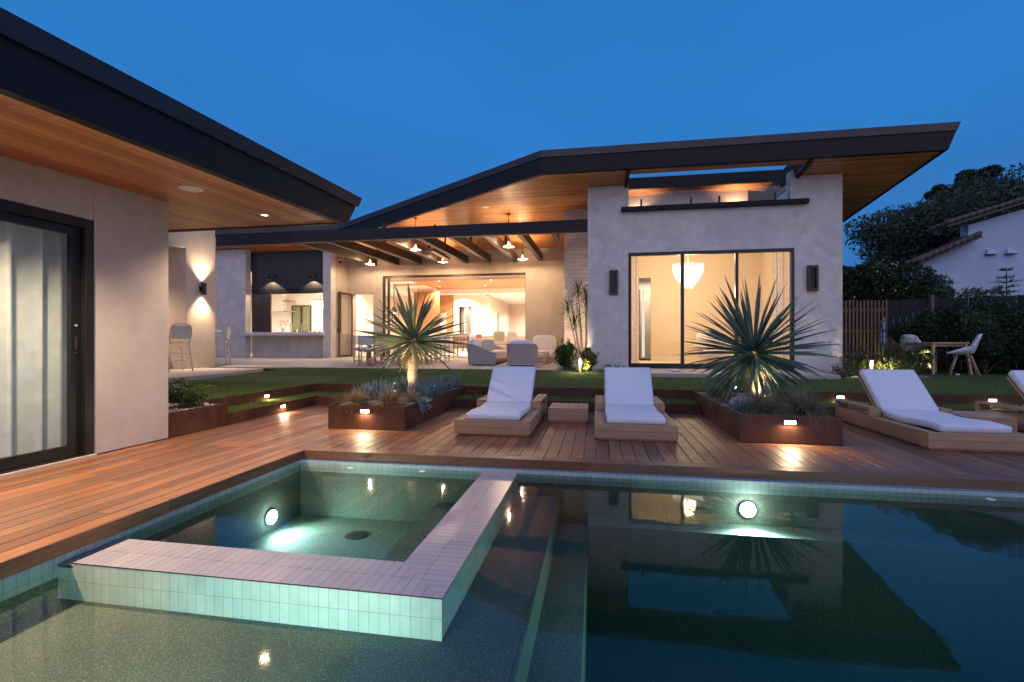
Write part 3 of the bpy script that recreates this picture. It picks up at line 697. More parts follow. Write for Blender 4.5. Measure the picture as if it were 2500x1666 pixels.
# room lamps that make the curtain glow
def down_light(x, y, z, power, lab, group, col=WARM, spot=130, r=.045, emit='disc'):
    t = thing('recessed_light', lab, 'ceiling light', (x, y, z), group)
    b = MB(); b.lathe((x, y, z), [(r*.8,-.004),(r*1.25,-.006),(r*1.3,0)], 20); mesh_obj('trim', b, M['white_paint'], t)
    b = MB(); b.lathe((x, y, z), [(0,-.003),(r*.8,-.003)], 20); mesh_obj('lens', b, E_[emit], t)
    light('SPOT', 'beam', t, (x, y, z-.02), power, col, .04, target=(x, y, 0), spot=spot, blend=.6)
    return t
def speaker(x, y, z, lab, r=.11, m='white_paint', sx=0, k=0):
    b = MB(); b.lathe((x, y, z), [(0,-.008),(r*.92,-.008),(r,0)], 28); o = single('ceiling_speaker', b, M[m], lab, 'ceiling speaker'); return o
G1 = 'recessed lights in the cedar soffit of the pool house'
down_light(-4.15, 5.49, zs(5.49), 80, 'lit recessed light in the cedar soffit near its far corner', G1)
down_light(-4.12, 2.6, zs(2.6), 165, 'lit recessed light in the pool house soffit past the left edge of the photo', G1)
down_light(-4.12, .3, zs(.3), 165, 'lit recessed light in the pool house soffit nearest the photographer', G1)
speaker(-4.075, 4.282, zs(4.28), 'round white speaker in the pool house soffit')
down_light(-6.3, 2.9, 2.449, 60, 'ceiling light inside the pool house behind the curtain', 'lights inside the pool house', (1,.95,.88))
down_light(-6.3, .6, 2.449, 60, 'second ceiling light inside the pool house', 'lights inside the pool house', (1,.95,.88))

# =================================================================== OUTDOOR BAR (left, beyond the pool house)
ob = thing('outdoor_bar', 'pale stucco outdoor bar building with a tall pier carrying a lit wall lamp', 'building', (-12, 10, ZP))
b = MB(); b.box(-10.95, -10.25, 10.62, 11.565, ZP, 4.35); b.box(-10.95, -10.25, 5.5, 10.62, 3.45, 4.35); b.box(-10.95, -10.25, 4.9, 5.5, ZP, 4.35)
b.box(-15, -11.75, 13.1, 13.3, ZP, 4.35)
mesh_obj('wall', b, M['stucco_cream'], ob, bevel=.006)
b = MB(); b.box(-15, -10.951, 5.5, 11.5, 3.44, 3.46); mesh_obj('ceiling', b, M['soffit_Y'], ob)
b = MB(); b.box(-15.2, -10.2, 4.8, 11.6, 4.352, 4.5); mesh_obj('roof', b, M['fascia'], ob)
b = MB(); b.box(-15, -14.8, 5.5, 13.1, ZP, .9); b.box(-15, -14.8, 5.5, 13.1, 2.85, 3.44); b.box(-15, -14.8, 11.8, 13.1, .9, 2.85); mesh_obj('back_wall', b, M['int_wall'], ob)
b = MB(); b.box(-12.2, -10.96, 9.0, 12.3, 1.36, 1.42); b.box(-10.959, -10.70, 11.57, 12.3, 1.36, 1.42); mesh_obj('counter_top', b, M['quartz'], ob)
b = MB(); b.box(-12.0, -11.5, 9.1, 12.9, ZP, 1.36); mesh_obj('counter_base', b, M['oak'], ob)
down_light(-11.6, 9.0, 3.44, 130, 'recessed light in the ceiling of the outdoor bar, near end', 'recessed lights of the outdoor bar')
down_light(-12.6, 11.0, 3.44, 60, 'recessed light in the ceiling of the outdoor bar, far end', 'recessed lights of the outdoor bar')
sc1 = thing('wall_lamp', 'dark cylinder wall lamp shining up and down the stucco pier', 'wall lamp', (-10.2, 11.1, 2.46))
b = MB(); b.lathe((-10.16, 11.1, 2.31), [(.05,.02),(.052,.0),(.062,0),(.062,.32),(.052,.32),(.05,.30)], 20); mesh_obj('shade', b, M['bronze_metal'], sc1, smooth=False)
b = MB(); b.box(-10.249, -10.21, 11.03, 11.17, 2.39, 2.53); mesh_obj('wall_plate', b, M['bronze_metal'], sc1)
for dz, tz in ((.34, 4.5), (-.02, -2)):
    light('SPOT', 'beam', sc1, (-10.16, 11.1, 2.31+dz), 75, WARM, .05, target=(-10.19, 11.1, tz), spot=104, blend=.9)
for z0 in (.305, .015):
    b = MB(); b.lathe((-10.16, 11.1, 2.31), [(0, z0), (.05, z0)], 16); mesh_obj('bulb', b, E_['disc'], sc1)
sl = thing('slatted_fence', 'dark slatted fence seen through the bar opening', 'fence', (-17, 10, 0)); b = MB()
for i in range(60): b.box(-17.02, -16.98, 6+i*.13, 6+i*.13+.05, .3, 2.5)
mesh_obj('slats', b, M['slat'], sl); b = MB(); b.box(-16.979, -16.95, 6, 14, 1.2, 1.27); b.box(-16.979, -16.95, 6, 14, 2.0, 2.07); mesh_obj('rail', b, M['slat'], sl)

def bar_stool(loc, rz, lab):
    t = thing('bar_stool', lab, 'bar stool', (0,0,0), 'woven bistro bar stools at the outdoor bar')
    b = MB(); b.box(-.21, .21, -.2, .2, .665, .70); mesh_obj('seat', b, M['cushion_warm'], t, bevel=.02)
    for sx in (-1, 1):
        b = MB(); b.tube([(sx*.25, -.24, 0), (sx*.19, -.18, .66)], .015, 8); mesh_obj('leg', b, M['rattan'], t, smooth=True)
        b = MB(); b.tube([(sx*.25, .25, 0), (sx*.19, .19, .66)], .015, 8); mesh_obj('leg', b, M['rattan'], t, smooth=True)
    b = MB(); b.tube([(-.2,.19,.66),(-.23,.24,.9),(-.2,.27,1.06),(-.12,.28,1.11),(.12,.28,1.11),(.2,.27,1.06),(.23,.24,.9),(.2,.19,.66)], .016, 8); mesh_obj('back_frame', b, M['rattan'], t, smooth=True)
    b = MB(); b.box(-.205, .205, .245, .262, .76, 1.07); mesh_obj('backrest', b, M['cushion_tan'], t, bevel=.01)
    b = MB()
    for z, r in ((.26,.235),(.42,.22)):
        c = [(-r,-r*.96,z),(r,-r*.96,z),(r,r,z),(-r,r,z)]
        for i in range(4): b.tube([c[i], c[(i+1)%4]], .010, 6)
    for sx in (-1,1): b.tube([(sx*.235,0,.42),(sx*.1,-.19,.62)], .008, 6); b.tube([(sx*.2,-.2,.5),(sx*.1,-.19,.64)], .008, 6)
    mesh_obj('stretcher', b, M['rattan'], t)
    t.location = loc; t.rotation_euler = (0,0,rz); return t
s0 = bar_stool((-9.78, 9.85, ZP), R(-112), 'cream woven bar stool with its back to the lawn, in front of the bar opening')
dup(s0, (-11.0, 12.55, ZP), R(-60), 'bar stool half hidden behind the stucco pier')

# =================================================================== MAIN HOUSE
hs = thing('house', 'large modern stucco house with a dark sweeping roof', 'house', (0, 16, ZL))
def zr(y): return 5.18-.107*(y-12.92)          # underside of the roof plane
YF = 12.92
b = MB()
b.box(-.25, .80, YF, YF+.3, .25, 5.165); b.box(.80, 4.775, YF, YF+.3, 3.39, 4.46); b.box(4.775, 5.85, YF, YF+.3, .25, 5.165)
b.box(.80, 4.775, YF+.02, YF+.3, .25, .40); b.box(-.25, -.02, YF+.3, 18.2, .25, 4.62); b.box(5.6, 5.85, YF+.3, 20, .25, 4.5); 
b.prism([(-.25,YF+.3,4.62),(-.02,YF+.3,4.62),(-.02,18.2,4.61),(-.25,18.2,4.61)], [(-.25,YF+.3,zr(YF+.3)+.02),(-.02,YF+.3,zr(YF+.3)+.02),(-.02,18.2,zr(18.2)+.02),(-.25,18.2,zr(18.2)+.02)])
mesh_obj('front_wall', b, M['stucco_grey'], hs, bevel=.006)
def brickm():
    t = NT('painted_brick'); q = t.n('ShaderNodeTexBrick'); q.inputs['Scale'].default_value = 1; q.inputs['Brick Width'].default_value = .42; q.inputs['Row Height'].default_value = .115
    q.inputs['Mortar Size'].default_value = .004; q.inputs['Color1'].default_value = (.70,.60,.54,1); q.inputs['Color2'].default_value = (.78,.68,.61,1); q.inputs['Mortar'].default_value = (.62,.53,.47,1)
    v = t.mapv((1,1,1), rot=(R(90),0,0)); t.l(v, q.inputs['Vector'])
    h = t.math('ADD', t.math('MULTIPLY', q.outputs['Fac'], -1.0), t.math('MULTIPLY', t.noise(7, 5, .6, None, 1), 1.2))
    return t.fin(t.bsdf(q.outputs['Color'], .85, 0, t.bump(h, .8, .02)))
M['brick'] = brickm()
b = MB(); b.prism([(-.97,14.5,.3),(-.2505,14.5,.3),(-.2505,16.2,.3),(-.97,16.2,.3)], [(-.97,14.5,zr(14.5)),(-.2505,14.5,zr(14.5)),(-.2505,16.2,zr(16.2)),(-.97,16.2,zr(16.2))])
mesh_obj('chimney', b, M['brick'], hs)
LW = 18.2
b = MB()     # living room wall with its wide opening and the door
def lw(x0, x1, z0, z1=None):
    if z1 is None: b.prism([(x0,LW,z0),(x1,LW,z0),(x1,LW+.3,z0),(x0,LW+.3,z0)], [(x0,LW,zr(LW)),(x1,LW,zr(LW)),(x1,LW+.3,zr(LW+.3)),(x0,LW+.3,zr(LW+.3))])
    else: b.box(x0, x1, LW, LW+.3, z0, z1)
lw(-2.68, -.255, .3); lw(-8.48, -2.68, 3.71); lw(-8.88, -8.48, .3); lw(-9.78, -8.88, 3.01); lw(-10.0, -9.78, .3)
mesh_obj('patio_wall', b, M['stucco_cream'], hs)
b = MB(); b.box(-9.9, -8.86, LW-.012, LW, 3.02, 3.21); mesh_obj('door_lintel', b, M['stucco_cream'], hs)
# wide opening frame and floor track
b = MB(); b.box(-8.48, -2.68, LW+.05, LW+.2, 3.62, 3.709); b.box(-8.479, -8.40, LW+.03, LW+.12, .47, 3.62); b.box(-8.30, -8.22, LW+.06, LW+.15, .47, 3.62); b.box(-8.479, -2.68, LW+.02, LW+.2, .462, .474); b.box(-2.70,-2.681, LW+.05, LW+.2, .47, 3.62)
wo_ = mesh_obj('opening_frame', b, M['bronze_metal'], hs)
b = MB(); b.box(-8.39, -8.31, LW+.07, LW+.1, .5, 3.6); mesh_obj('folded_panel', b, M['glass'], wo_)
b = MB(); b.box(-8.2, -2.71, LW+.055, LW+.14, 3.48, 3.58); mesh_obj('roller_blind', b, M['taupe'], wo_)
# kitchen wing
KW = 16.95; b = MB(); zk = zr(KW)
b.box(-21, -13.66, KW, KW+.3, .3, 4.73); b.box(-10.33, -10.0, KW, KW+.36, .3, 4.73); b.box(-13.659, -10.331, KW+.35, KW+.6, .3, 1.31)
mesh_obj('kitchen_wall', b, M['stucco_grey'], hs, bevel=.005)
b = MB(); b.box(-10.33, -10.0, KW+.361, 17.47, .3, 4.70); b.box(-10.33, -10.0, 17.47, 17.70, .3, 1.43); b.box(-10.33, -10.0, 17.47, 17.70, 3.03, 4.68); b.box(-10.33, -10.0, 17.70, LW, .3, 4.64)
mesh_obj('side_wall', b, M['stucco_cream'], hs)
b = MB(); b.box(-13.659, -10.505, KW+.351, KW+.38, 3.0, 4.66); b.box(-13.659, -12.86, KW+.352, KW+.381, 1.44, 3.0); b.box(-10.504, -10.331, KW+.352, KW+.4, 1.44, 4.66); mesh_obj('black_panel', b, M['black_board'], hs)
b = MB(); b.box(-13.66, -10.51, KW+.335, KW+.350, 3.02, 3.17); mesh_obj('panel_trim', b, M['beam'], hs)
b = MB(); b.box(-13.75, -10.24, KW-.14, KW+.62, 1.312, 1.438); mesh_obj('serving_sill', b, M['quartz'], hs, bevel=.006)
b = MB(); b.box(-12.86, -12.80, KW+.34, KW+.40, 1.44, 3.0); b.box(-12.80, -10.505, KW+.34, KW+.40, 2.965, 3.0); kwf = mesh_obj('serving_window', b, M['bronze_metal'], hs)
b = MB(); b.box(-10.06, -10.0015, 17.46, 17.71, 1.42, 1.455); b.box(-10.06, -9.995, 17.46, 17.71, 3.02, 3.05); b.box(-10.06,-9.995,17.46,17.485,1.455,3.02); b.box(-10.06,-9.995,17.685,17.71,1.455,3.02); sw_ = mesh_obj('side_window', b, M['bronze_metal'], hs)
b = MB(); b.box(-10.04, -10.03, 17.485, 17.685, 1.455, 3.02); mesh_obj('pane', b, M['glass'], sw_)
# glass swing door, open
dr = thing('glass_door', 'open glass door with a bronze frame beside the kitchen wall', 'door', (-9.77, 18.18, .46)); b = MB()
b.box(0, .05, -.02, .02, 0, 2.55); b.box(.79, .86, -.02, .02, 0, 2.55); b.box(.05, .79, -.02, .02, 2.47, 2.55); b.box(.05, .79, -.02, .02, 0, .09)
o = mesh_obj('frame', b, M['bronze_metal']); o.parent = dr
b = MB(); b.box(.05, .79, -.004, .004, .09, 2.47); o = mesh_obj('pane', b, M['glass']); o.parent = dr
b = MB(); b.box(.81, .84, -.07, -.02, .95, 1.15); b.box(.72, .84, -.075, -.06, 1.04, 1.06); o = mesh_obj('handle', b, M['black_metal']); o.parent = dr
dr.rotation_euler = (0, 0, R(-98))
# roof
RP = [(-1.38,12.0),(7.52,12.0),(7.52,24),(-21,24),(-21,16.41),(-9.32,16.41)]
HX0, HX1, HY0, HY1 = .78, 4.80, 12.35, 17.6
def sheet(b, polys, z0, z1):
    for P in polys: b.prism([(x, y, zr(y)+z0) for x, y in P], [(x, y, zr(y)+z1) for x, y in P])
e = .09
polys = [[(-21,16.5),(-9.28,16.5),(-9.28,24),(-21,24)], [(-9.28,16.5),(-1.34,12.09),(-1.34,24),(-9.28,24)], [(-1.34,12.09),(HX0,12.09),(HX0,24),(-1.34,24)],
         [(HX0,12.09),(HX1,12.09),(HX1,HY0),(HX0,HY0)], [(HX0,HY1),(HX1,HY1),(HX1,24),(HX0,24)], [(HX1,12.09),(7.44,12.09),(7.44,24),(HX1,24)]]
b = MB(); sheet(b, polys, 0, .03); mesh_obj('soffit', b, M['soffit_X'], hs)
b = MB(); sheet(b, polys, .35, .5); roof = mesh_obj('roof', b, M['roofing'], hs)
def fas(b, p0, p1, z0, z1, th, lean0=(0,0), lean1=(0,0)):
    (x0, y0), (x1, y1) = p0, p1; d_ = Vector((x1-x0, y1-y0, 0)).normalized(); n_ = Vector((-d_.y, d_.x, 0))*th
    a0 = [(x0,y0),(x1,y1),(x1+n_.x,y1+n_.y),(x0+n_.x,y0+n_.y)]; l = [lean0, lean1, lean1, lean0]
    b.prism([(x, y, zr(y)+z0) for x, y in a0], [(x+lx, y+ly, zr(y)+z1) for (x, y), (lx, ly) in zip(a0, l)])
b = MB(); fas(b, (-1.38,12.0), (7.52,12.0), -.012, .385, .088, (0,0), (.15,0)); fas(b, (-9.32,16.41), (-1.3805,12.0), -.012, .385, .088); fas(b, (-21,16.41), (-9.33,16.41), -.012, .385, .088)
fas(b, (7.521,12.01), (7.521,24), -.012, .385, .08, (.15,0), (.15,0))
mesh_obj('fascia', b, M['fascia'], roof)
b = MB(); fas(b, (-1.38,11.975), (7.675,11.975), .387, .565, .11, (0,0), (.07,0)); fas(b, (-9.345,16.385), (-1.3805,11.975), .387, .565, .11); fas(b, (-21,16.385), (-9.35,16.385), .387, .565, .11); fas(b, (7.68,12.09), (7.68,24), .387, .565, .11, (.07,0), (.07,0))
mesh_obj('roof_edge', b, M['cap'], roof)
for x in (-.9, 1.9, 4.7): b = MB(); b.box(x, x+.004, 11.971, 11.9745, zr(12)+.40, zr(12)+.56); mesh_obj('seam', b, M['rafter'], roof)
for x in (1.1, 4.0): b = MB(); b.box(x, x+.004, 11.996, 11.9995, zr(12)+.0, zr(12)+.38); mesh_obj('seam', b, M['rafter'], roof)
b = MB(); b.prism([(.70,12.09,zr(12.09)-.09),(.779,12.09,zr(12.09)-.09),(.779,17.6,zr(17.6)-.09),(.70,17.6,zr(17.6)-.09)], [(.70,12.09,zr(12.09)+.4),(.779,12.09,zr(12.09)+.4),(.779,17.6,zr(17.6)+.4),(.70,17.6,zr(17.6)+.4)])
mesh_obj('opening_trim', b, M['fascia'], roof); b = MB(); b.prism([(4.801,12.09,zr(12.09)-.09),(4.87,12.09,zr(12.09)-.09),(4.87,17.6,zr(17.6)-.09),(4.801,17.6,zr(17.6)-.09)], [(4.801,12.09,zr(12.09)+.4),(4.87,12.09,zr(12.09)+.4),(4.87,17.6,zr(17.6)+.4),(4.801,17.6,zr(17.6)+.4)])
mesh_obj('opening_trim', b, M['fascia'], roof)
# beam and rafters of the pergola
b = MB(); b.box(-8.95, -.2505, 12.97, 13.12, 4.01, 4.33); mesh_obj('pergola_beam', b, M['beam'], hs, bevel=.006)
for i, x in enumerate([-8.78, -7.83, -6.89, -5.97, -5.01, -4.10, -3.07, -2.10, -1.17]):
    y1 = LW if i < 8 else 14.49; z1 = 4.01+.11*(y1-13.12)/5.1
    b = MB(); b.prism([(x-.07,13.121,4.01),(x+.07,13.121,4.01),(x+.07,y1,z1),(x-.07,y1,z1)], [(x-.07,13.121,4.29),(x+.07,13.121,4.29),(x+.07,y1,z1+.28),(x-.07,y1,z1+.28)])
    mesh_obj('rafter', b, M['rafter'], hs, bevel=.004)
for x, y in ((-6.9,14.9),(-5.4,15.5),(-4.10,15.4),(-3.07,16.2),(-5.97,16.6),(-7.83,16.4)):
    b = MB(); b.box(x-.045, x+.045, y, y+.09, 4.30, zr(y)); mesh_obj('hanger_post', b, M['black_metal'], hs)
# bedroom window
b = MB(); Y0, Y1 = YF-.012, YF+.1
b.box(.80, .875, Y0, Y1, .40, 3.385); b.box(4.70, 4.774, Y0, Y1, .40, 3.385); b.box(.875, 4.70, Y0, Y1, 3.31, 3.385); b.box(.875, 4.70, Y0, Y1, .40, .525)
for x, q in ((2.147, .075), (3.449, .075)): b.box(x-q/2, x+q/2, Y0+.004, Y1, .525, 3.31)
wf = mesh_obj('bedroom_window', b, M['black_metal'], hs, bevel=.004)
for x0, x1 in ((.876, 2.108), (2.186, 3.410), (3.488, 4.699)):
    b = MB(); b.box(x0, x1, YF+.05, YF+.058, .526, 3.309); mesh_obj('pane', b, M['glass'], wf)
for x0, x1, lab in ((.309, .529, 'a'), (5.05, 5.285, 'b')):
    t = thing('wall_lamp', 'unlit dark rectangular wall lamp left of the bedroom window' if lab == 'a' else 'unlit dark rectangular wall lamp right of the bedroom window', 'wall lamp', ((x0+x1)/2, YF, 2.62), 'dark box lamps beside the bedroom window')
    b = MB(); b.box(x0, x0+.05, YF-.09, YF-.001, 2.32, 2.945); b.box(x1-.05, x1, YF-.09, YF-.001, 2.32, 2.945); b.box(x0+.05, x1-.05, YF-.09, YF-.001, 2.32, 2.39); b.box(x0+.05, x1-.05, YF-.09, YF-.001, 2.875, 2.945)
    mesh_obj('frame', b, M['bronze_metal'], t, bevel=.004)
    b = MB(); b.prism([(x0+.05,YF-.03,2.39),(x1-.05,YF-.03,2.39),(x1-.05,YF-.01,2.39),(x0+.05,YF-.01,2.39)], [(x0+.05,YF-.06,2.875),(x1-.05,YF-.045,2.875),(x1-.05,YF-.01,2.875),(x0+.05,YF-.01,2.875)]); mesh_obj('inset_panel', b, M['black_metal'], t)
# terrace above the bedroom
b = MB(); b.box(.61, 5.065, YF-.14, YF-.0005, 4.455, 4.565); b.box(.80, 4.775, YF-.0005, YF+.32, 4.4605, 4.565); mesh_obj('parapet_cap', b, M['fascia'], hs, bevel=.008)
rail = thing('glass_railing', 'frameless glass railing on the roof terrace', 'railing', (2.8, YF+.1, 4.57))
for x0, x1 in ((.83, 2.735), (2.75, 4.64)):
    b = MB(); b.box(x0, x1, YF+.08, YF+.095, 4.567, 5.42); mesh_obj('pane', b, M['glass'], rail)
for x in (1.13, 2.36, 3.05, 4.36):
    b = MB(); b.box(x-.022, x+.022, YF+.055, YF+.12, 4.566, 4.79); mesh_obj('clamp', b, M['black_metal'], rail, bevel=.005)
b = MB(); b.box(4.69, 4.775, YF+.02, YF+.3, 4.566, 5.30); b.box(4.7755, 4.85, YF+.3, 18.4, 4.2, 4.95); mesh_obj('terrace_wall', b, M['stucco_grey'], hs)
b = MB(); b.box(.62, .70, YF+.301, 17.5, 4.2, 4.95); mesh_obj('terrace_wall', b, M['stucco_grey'], hs)
b = MB(); b.box(-.02, 5.6, YF+.301, 21.4, 4.30, 4.46); mesh_obj('terrace_floor', b, M['concrete'], hs)
# upper storey behind
b = MB(); b.box(-4, 5.67, 19.75, 20.0, 4.4, 6.9); b.box(5.671, 9.3, 22.0, 22.3, 3.9, 6.75); mesh_obj('upper_wall', b, M['stucco_cream'], hs)
def zu(y): return 6.93-.10*(y-19)
b = MB(); P = [(-4,19.1),(6.6,19.1),(9.5,25),(-4,25)]; b.prism([(x,y,zu(y)) for x,y in P], [(x,y,zu(y)+.03) for x,y in P]); mesh_obj('upper_soffit', b, M['soffit_X'], hs)
b = MB(); b.prism([(-4,19,zu(19)-.015),(6.66,19,zu(19)-.015),(6.66,19.09,zu(19)-.015),(-4,19.09,zu(19)-.015)], [(-4,19,zu(19)+.40),(6.84,19,zu(19)+.40),(6.84,19.09,zu(19)+.40),(-4,19.09,zu(19)+.40)])
b.prism([(6.662,19,zu(19)-.015),(9.6,25,zu(25)-.015),(9.5,25,zu(25)-.015),(6.6,19.09,zu(19)-.015)], [(6.842,19,zu(19)+.40),(9.8,25,zu(25)+.40),(9.7,25,zu(25)+.40),(6.8,19.09,zu(19)+.40)])
mesh_obj('upper_fascia', b, M['fascia'], hs)
for x_, lab in ((5.2, 'wall lamp on the upper storey behind the terrace glass, right'), (1.6, 'wall lamp on the upper storey behind the terrace glass, left')):
    t = thing('wall_lamp', lab, 'wall lamp', (x_, 19.6, 5.9), 'wall lamps of the roof terrace')
    b = MB(); b.lathe((x_,19.62,5.75), [(.04,.0),(.05,0),(.05,.3),(.04,.3)], 16); mesh_obj('shade', b, M['bronze_metal'], t)
    b = MB(); b.box(x_-.04, x_+.04, 19.67, 19.749, 5.82, 5.98); mesh_obj('wall_plate', b, M['bronze_metal'], t)
    light('SPOT', 'beam', t, (x_,19.6,6.06), 34 if x_ > 3 else 22, WARM, .03, target=(x_,19.55,9), spot=125, blend=.6)
    light('SPOT', 'beam', t, (x_,19.6,5.74), 24, WARM, .03, target=(x_,19.55,2), spot=125, blend=.6)
speaker(-3.26, 13.99, zr(13.99), 'round pale speaker in the cedar ceiling of the patio'); speaker(-9.9+.0, 16.72, zr(16.72), 'round pale speaker in the soffit over the kitchen window', .10)

# pendants over the patio
pd = thing('pendant_lamp', '', 'pendant lamp', (0,0,0), 'lit pendant lamps hanging under the patio roof')
b = MB(); b.lathe((0,0,0), [(.05,.075),(.08,.065),(.160,.022),(.175,0),(.172,-.004),(.168,0)], 28); mesh_obj('shade', b, M['bronze_metal'], pd, smooth=True)
b = MB(); b.lathe((0,0,0), [(.03,.060),(.08,.055),(.155,.016),(.167,-.002)], 28); mesh_obj('liner', b, M['cushion_tan'], pd, smooth=True)
b = MB()
for k in range(10):
    a = k*math.pi/5; b.tube([(.052*math.cos(a),.052*math.sin(a),.05),(.022*math.cos(a),.022*math.sin(a),.2)], .0022, 4)
b.lathe((0,0,0), [(.02,.2),(.026,.2),(.026,.25),(.012,.28),(.0,.28)], 12); mesh_obj('cage', b, M['bronze_metal'], pd)
b = MB(); b.lathe((0,0,0), [(0,.06),(.014,.065),(.022,.09),(.018,.12),(.010,.15),(0,.155)], 14); mesh_obj('bulb', b, E_['bulb'], pd, smooth=True)
light('POINT', 'glow', pd, (0,0,.11), 42, WARM2, .03); light('POINT', 'glow', pd, (0,0,.016), 33, WARM, .02)
PL = [(-5.68,14.6,'left of the middle rafters, hanging above the beam'),(-2.68,14.6,'in front, near the stone chimney'),(-8.42,17.0,'farthest left, low near the kitchen corner'),(-5.59,17.05,'at the back over the left part of the wide opening'),(-2.6,16.9,'at the back between the right rafters')]
for i, (x, y, s_) in enumerate(PL):
    lab = 'lit pendant lamp ' + s_
    o = pd if i == 0 else dup(pd, (0,0,0)); o.location = (x, y, 3.995); o['label'] = lab
for i, (x, y, s_) in enumerate(PL):
    o = [q for q in bpy.data.objects if q.name.startswith('pendant_lamp') and abs(q.location.x-x) < .01][0]
    b = MB(); b.tube([(x,y,4.27),(x,y,zr(y)-.02)], .008, 6); b.lathe((x,y,zr(y)-.03), [(0,0),(.05,.0),(.06,.03)], 16); m_ = mesh_obj('rod', b, M['bronze_metal'], o)
ht = thing('patio_heater', 'slim electric heater hanging between the rafters', 'heater', (-5.1, 16.0, 4.1)); b = MB()
b.box(-5.35, -5.17, 14.9, 16.6, 4.0, 4.07); mesh_obj('housing', b, M['black_metal'], ht); b = MB(); b.box(-5.32, -5.20, 14.95, 16.55, 3.992, 3.999); mesh_obj('element', b, E_['heater'], ht)
b = MB(); b.box(-5.28, -5.24, 15.2, 15.26, 4.07, zr(15.2)); b.box(-5.28, -5.24, 16.3, 16.36, 4.07, zr(16.3)); mesh_obj('bracket', b, M['black_metal'], ht)
# barn lamps over the serving window
for x, lab in ((-12.75, 'left dark gooseneck lamp over the serving window'), (-10.95, 'right dark gooseneck lamp over the serving window')):
    t = thing('gooseneck_lamp', lab, 'wall lamp', (x, KW+.2, 3.6), 'gooseneck lamps over the serving window'); y = KW+.35
    b = MB(); b.tube([(x+.12,y,3.68),(x+.12,y-.04,3.68)], .06, 14); b.tube([(x+.12,y-.04,3.68),(x+.10,y-.13,3.76),(x+.02,y-.2,3.76),(x,y-.2,3.66)], .012, 8); mesh_obj('arm', b, M['black_metal'], t)
    b = MB(); b.lathe((x,y-.2,3.52), [(.10,0),(.095,.005),(.05,.09),(.025,.14),(0,.15)], 18); mesh_obj('shade', b, M['black_metal'], t, smooth=True)
    light('SPOT', 'beam', t, (x, y-.2, 3.57), 26, WARM, .03, target=(x+.02, y-.1, 0), spot=118, blend=.25)
cc_ = thing('security_camera', 'small white dome camera high on the kitchen corner wall', 'camera', (-10.0, 17.54, 4.28))
b = MB(); b.box(-9.9995, -9.9, 17.47, 17.61, 4.27, 4.31); mesh_obj('bracket', b, M['white_paint'], cc_); b = MB(); b.pillow((-9.95,17.54,4.21), .045,.045,.05, 6, 1); mesh_obj('dome', b, M['black_metal'], cc_, smooth=True)

# =================================================================== INTERIORS (parts of the house)
FZ = .478
b = MB(); b.box(-17.5, -.3, LW+.301, 34, .40, FZ); b.box(-17.5, -10.01, KW+.61, LW+.3005, .40, FZ-.001); mesh_obj('inner_floor', b, conc('floor_tile', (.50,.42,.35), (.58,.50,.43)), hs)
b = MB()
b.box(-2.5, -2.3, LW+.31, 27.2, FZ, 3.98)                                # right wall
b.box(-8.2, -7.90, 27, 27.2, FZ, 3.8); b.box(-7.90, -7.10, 27, 27.2, 3.10, 3.8); b.box(-7.10, -6.25, 27, 27.2, FZ, 3.8)   # back wall with doorway
b.box(-6.25, -6.05, 27.0, 33.8, FZ, 3.7)                                 # hallway left wall
b.box(-6.05, -2.3, 33.8, 34, FZ, 3.7)
b.box(-13.2, -8.2, 27.4, 27.6, FZ, 3.98); b.box(-13.2, -6.26, 30, 30.2, FZ, 4.1); b.box(-13.2, -13.0, 22.3, 30, FZ, 4.1); b.box(-10.2, -8.9, 25.5, 25.6, 3.74, 3.98)
mesh_obj('inner_wall', b, M['int_wall'], hs)
b = MB(); b.box(-17.5, -2.3, LW+.31, 30.2, 4.05, 4.1); b.box(-8.9, -2.3, 26.3, 27.2, 3.76, 4.049); b.box(-6.25, -2.3, 27.2, 34, 3.70, 3.8)
b.box(-13, -10.4, LW+.32, 28, 3.80, 4.0499); mesh_obj('inner_ceiling', b, M['int_white'], hs)
b = MB(); b.prism([(-9.0,20.0,4.02),(-2.51,20.0,4.02),(-2.51,26.29,4.02),(-8.9,26.29,4.02)], [(-9.0,20.0,4.049),(-2.51,20.0,4.049),(-2.51,26.29,4.049),(-8.9,26.29,4.049)]); mesh_obj('wood_ceiling', b, M['int_cedar'], hs)
b = MB(); b.box(-6.049, -6.04, 28.6, 29.4, 1.0, 2.85); b.box(-4.65, -3.75, 33.78, 33.799, FZ, 2.8); mesh_obj('inner_door', b, M['lacquer'], hs)
b = MB(); b.box(-6.0395, -6.02, 29.0, 29.5, FZ, 2.85); mesh_obj('hall_opening', b, M['taupe'], hs)
b = MB(); b.box(-8.2, -6.9, 28.6, 28.7, FZ, 3.5); b.box(-7.62, -7.58, 27.21, 28.0, FZ, 3.1); mesh_obj('back_room', b, M['lacquer'], hs)
scn = thing('slat_screen', 'open screen of thin vertical timber slats inside the living room', 'screen', (-9.2, 25.2, FZ)); b = MB()
for i in range(24): b.box(-9.9+i*.062, -9.9+i*.062+.028, 25.15, 25.25, FZ, 3.80)
mesh_obj('slats', b, M['int_cedar'], scn)
wp = thing('wood_panel', 'dark orange timber wall panel with a framed picture', 'wall panel', (-8.6, 27, FZ)); b = MB()
for i in range(16): b.box(-9.15+i*.056, -9.15+i*.056+.046, 26.95, 27.0, FZ, 3.72)
mesh_obj('boards', b, M['int_cedar'], wp); b = MB(); b.box(-8.98, -8.62, 26.92, 26.949, 1.6, 2.75); mesh_obj('picture', b, M['cushion_tan'], wp)
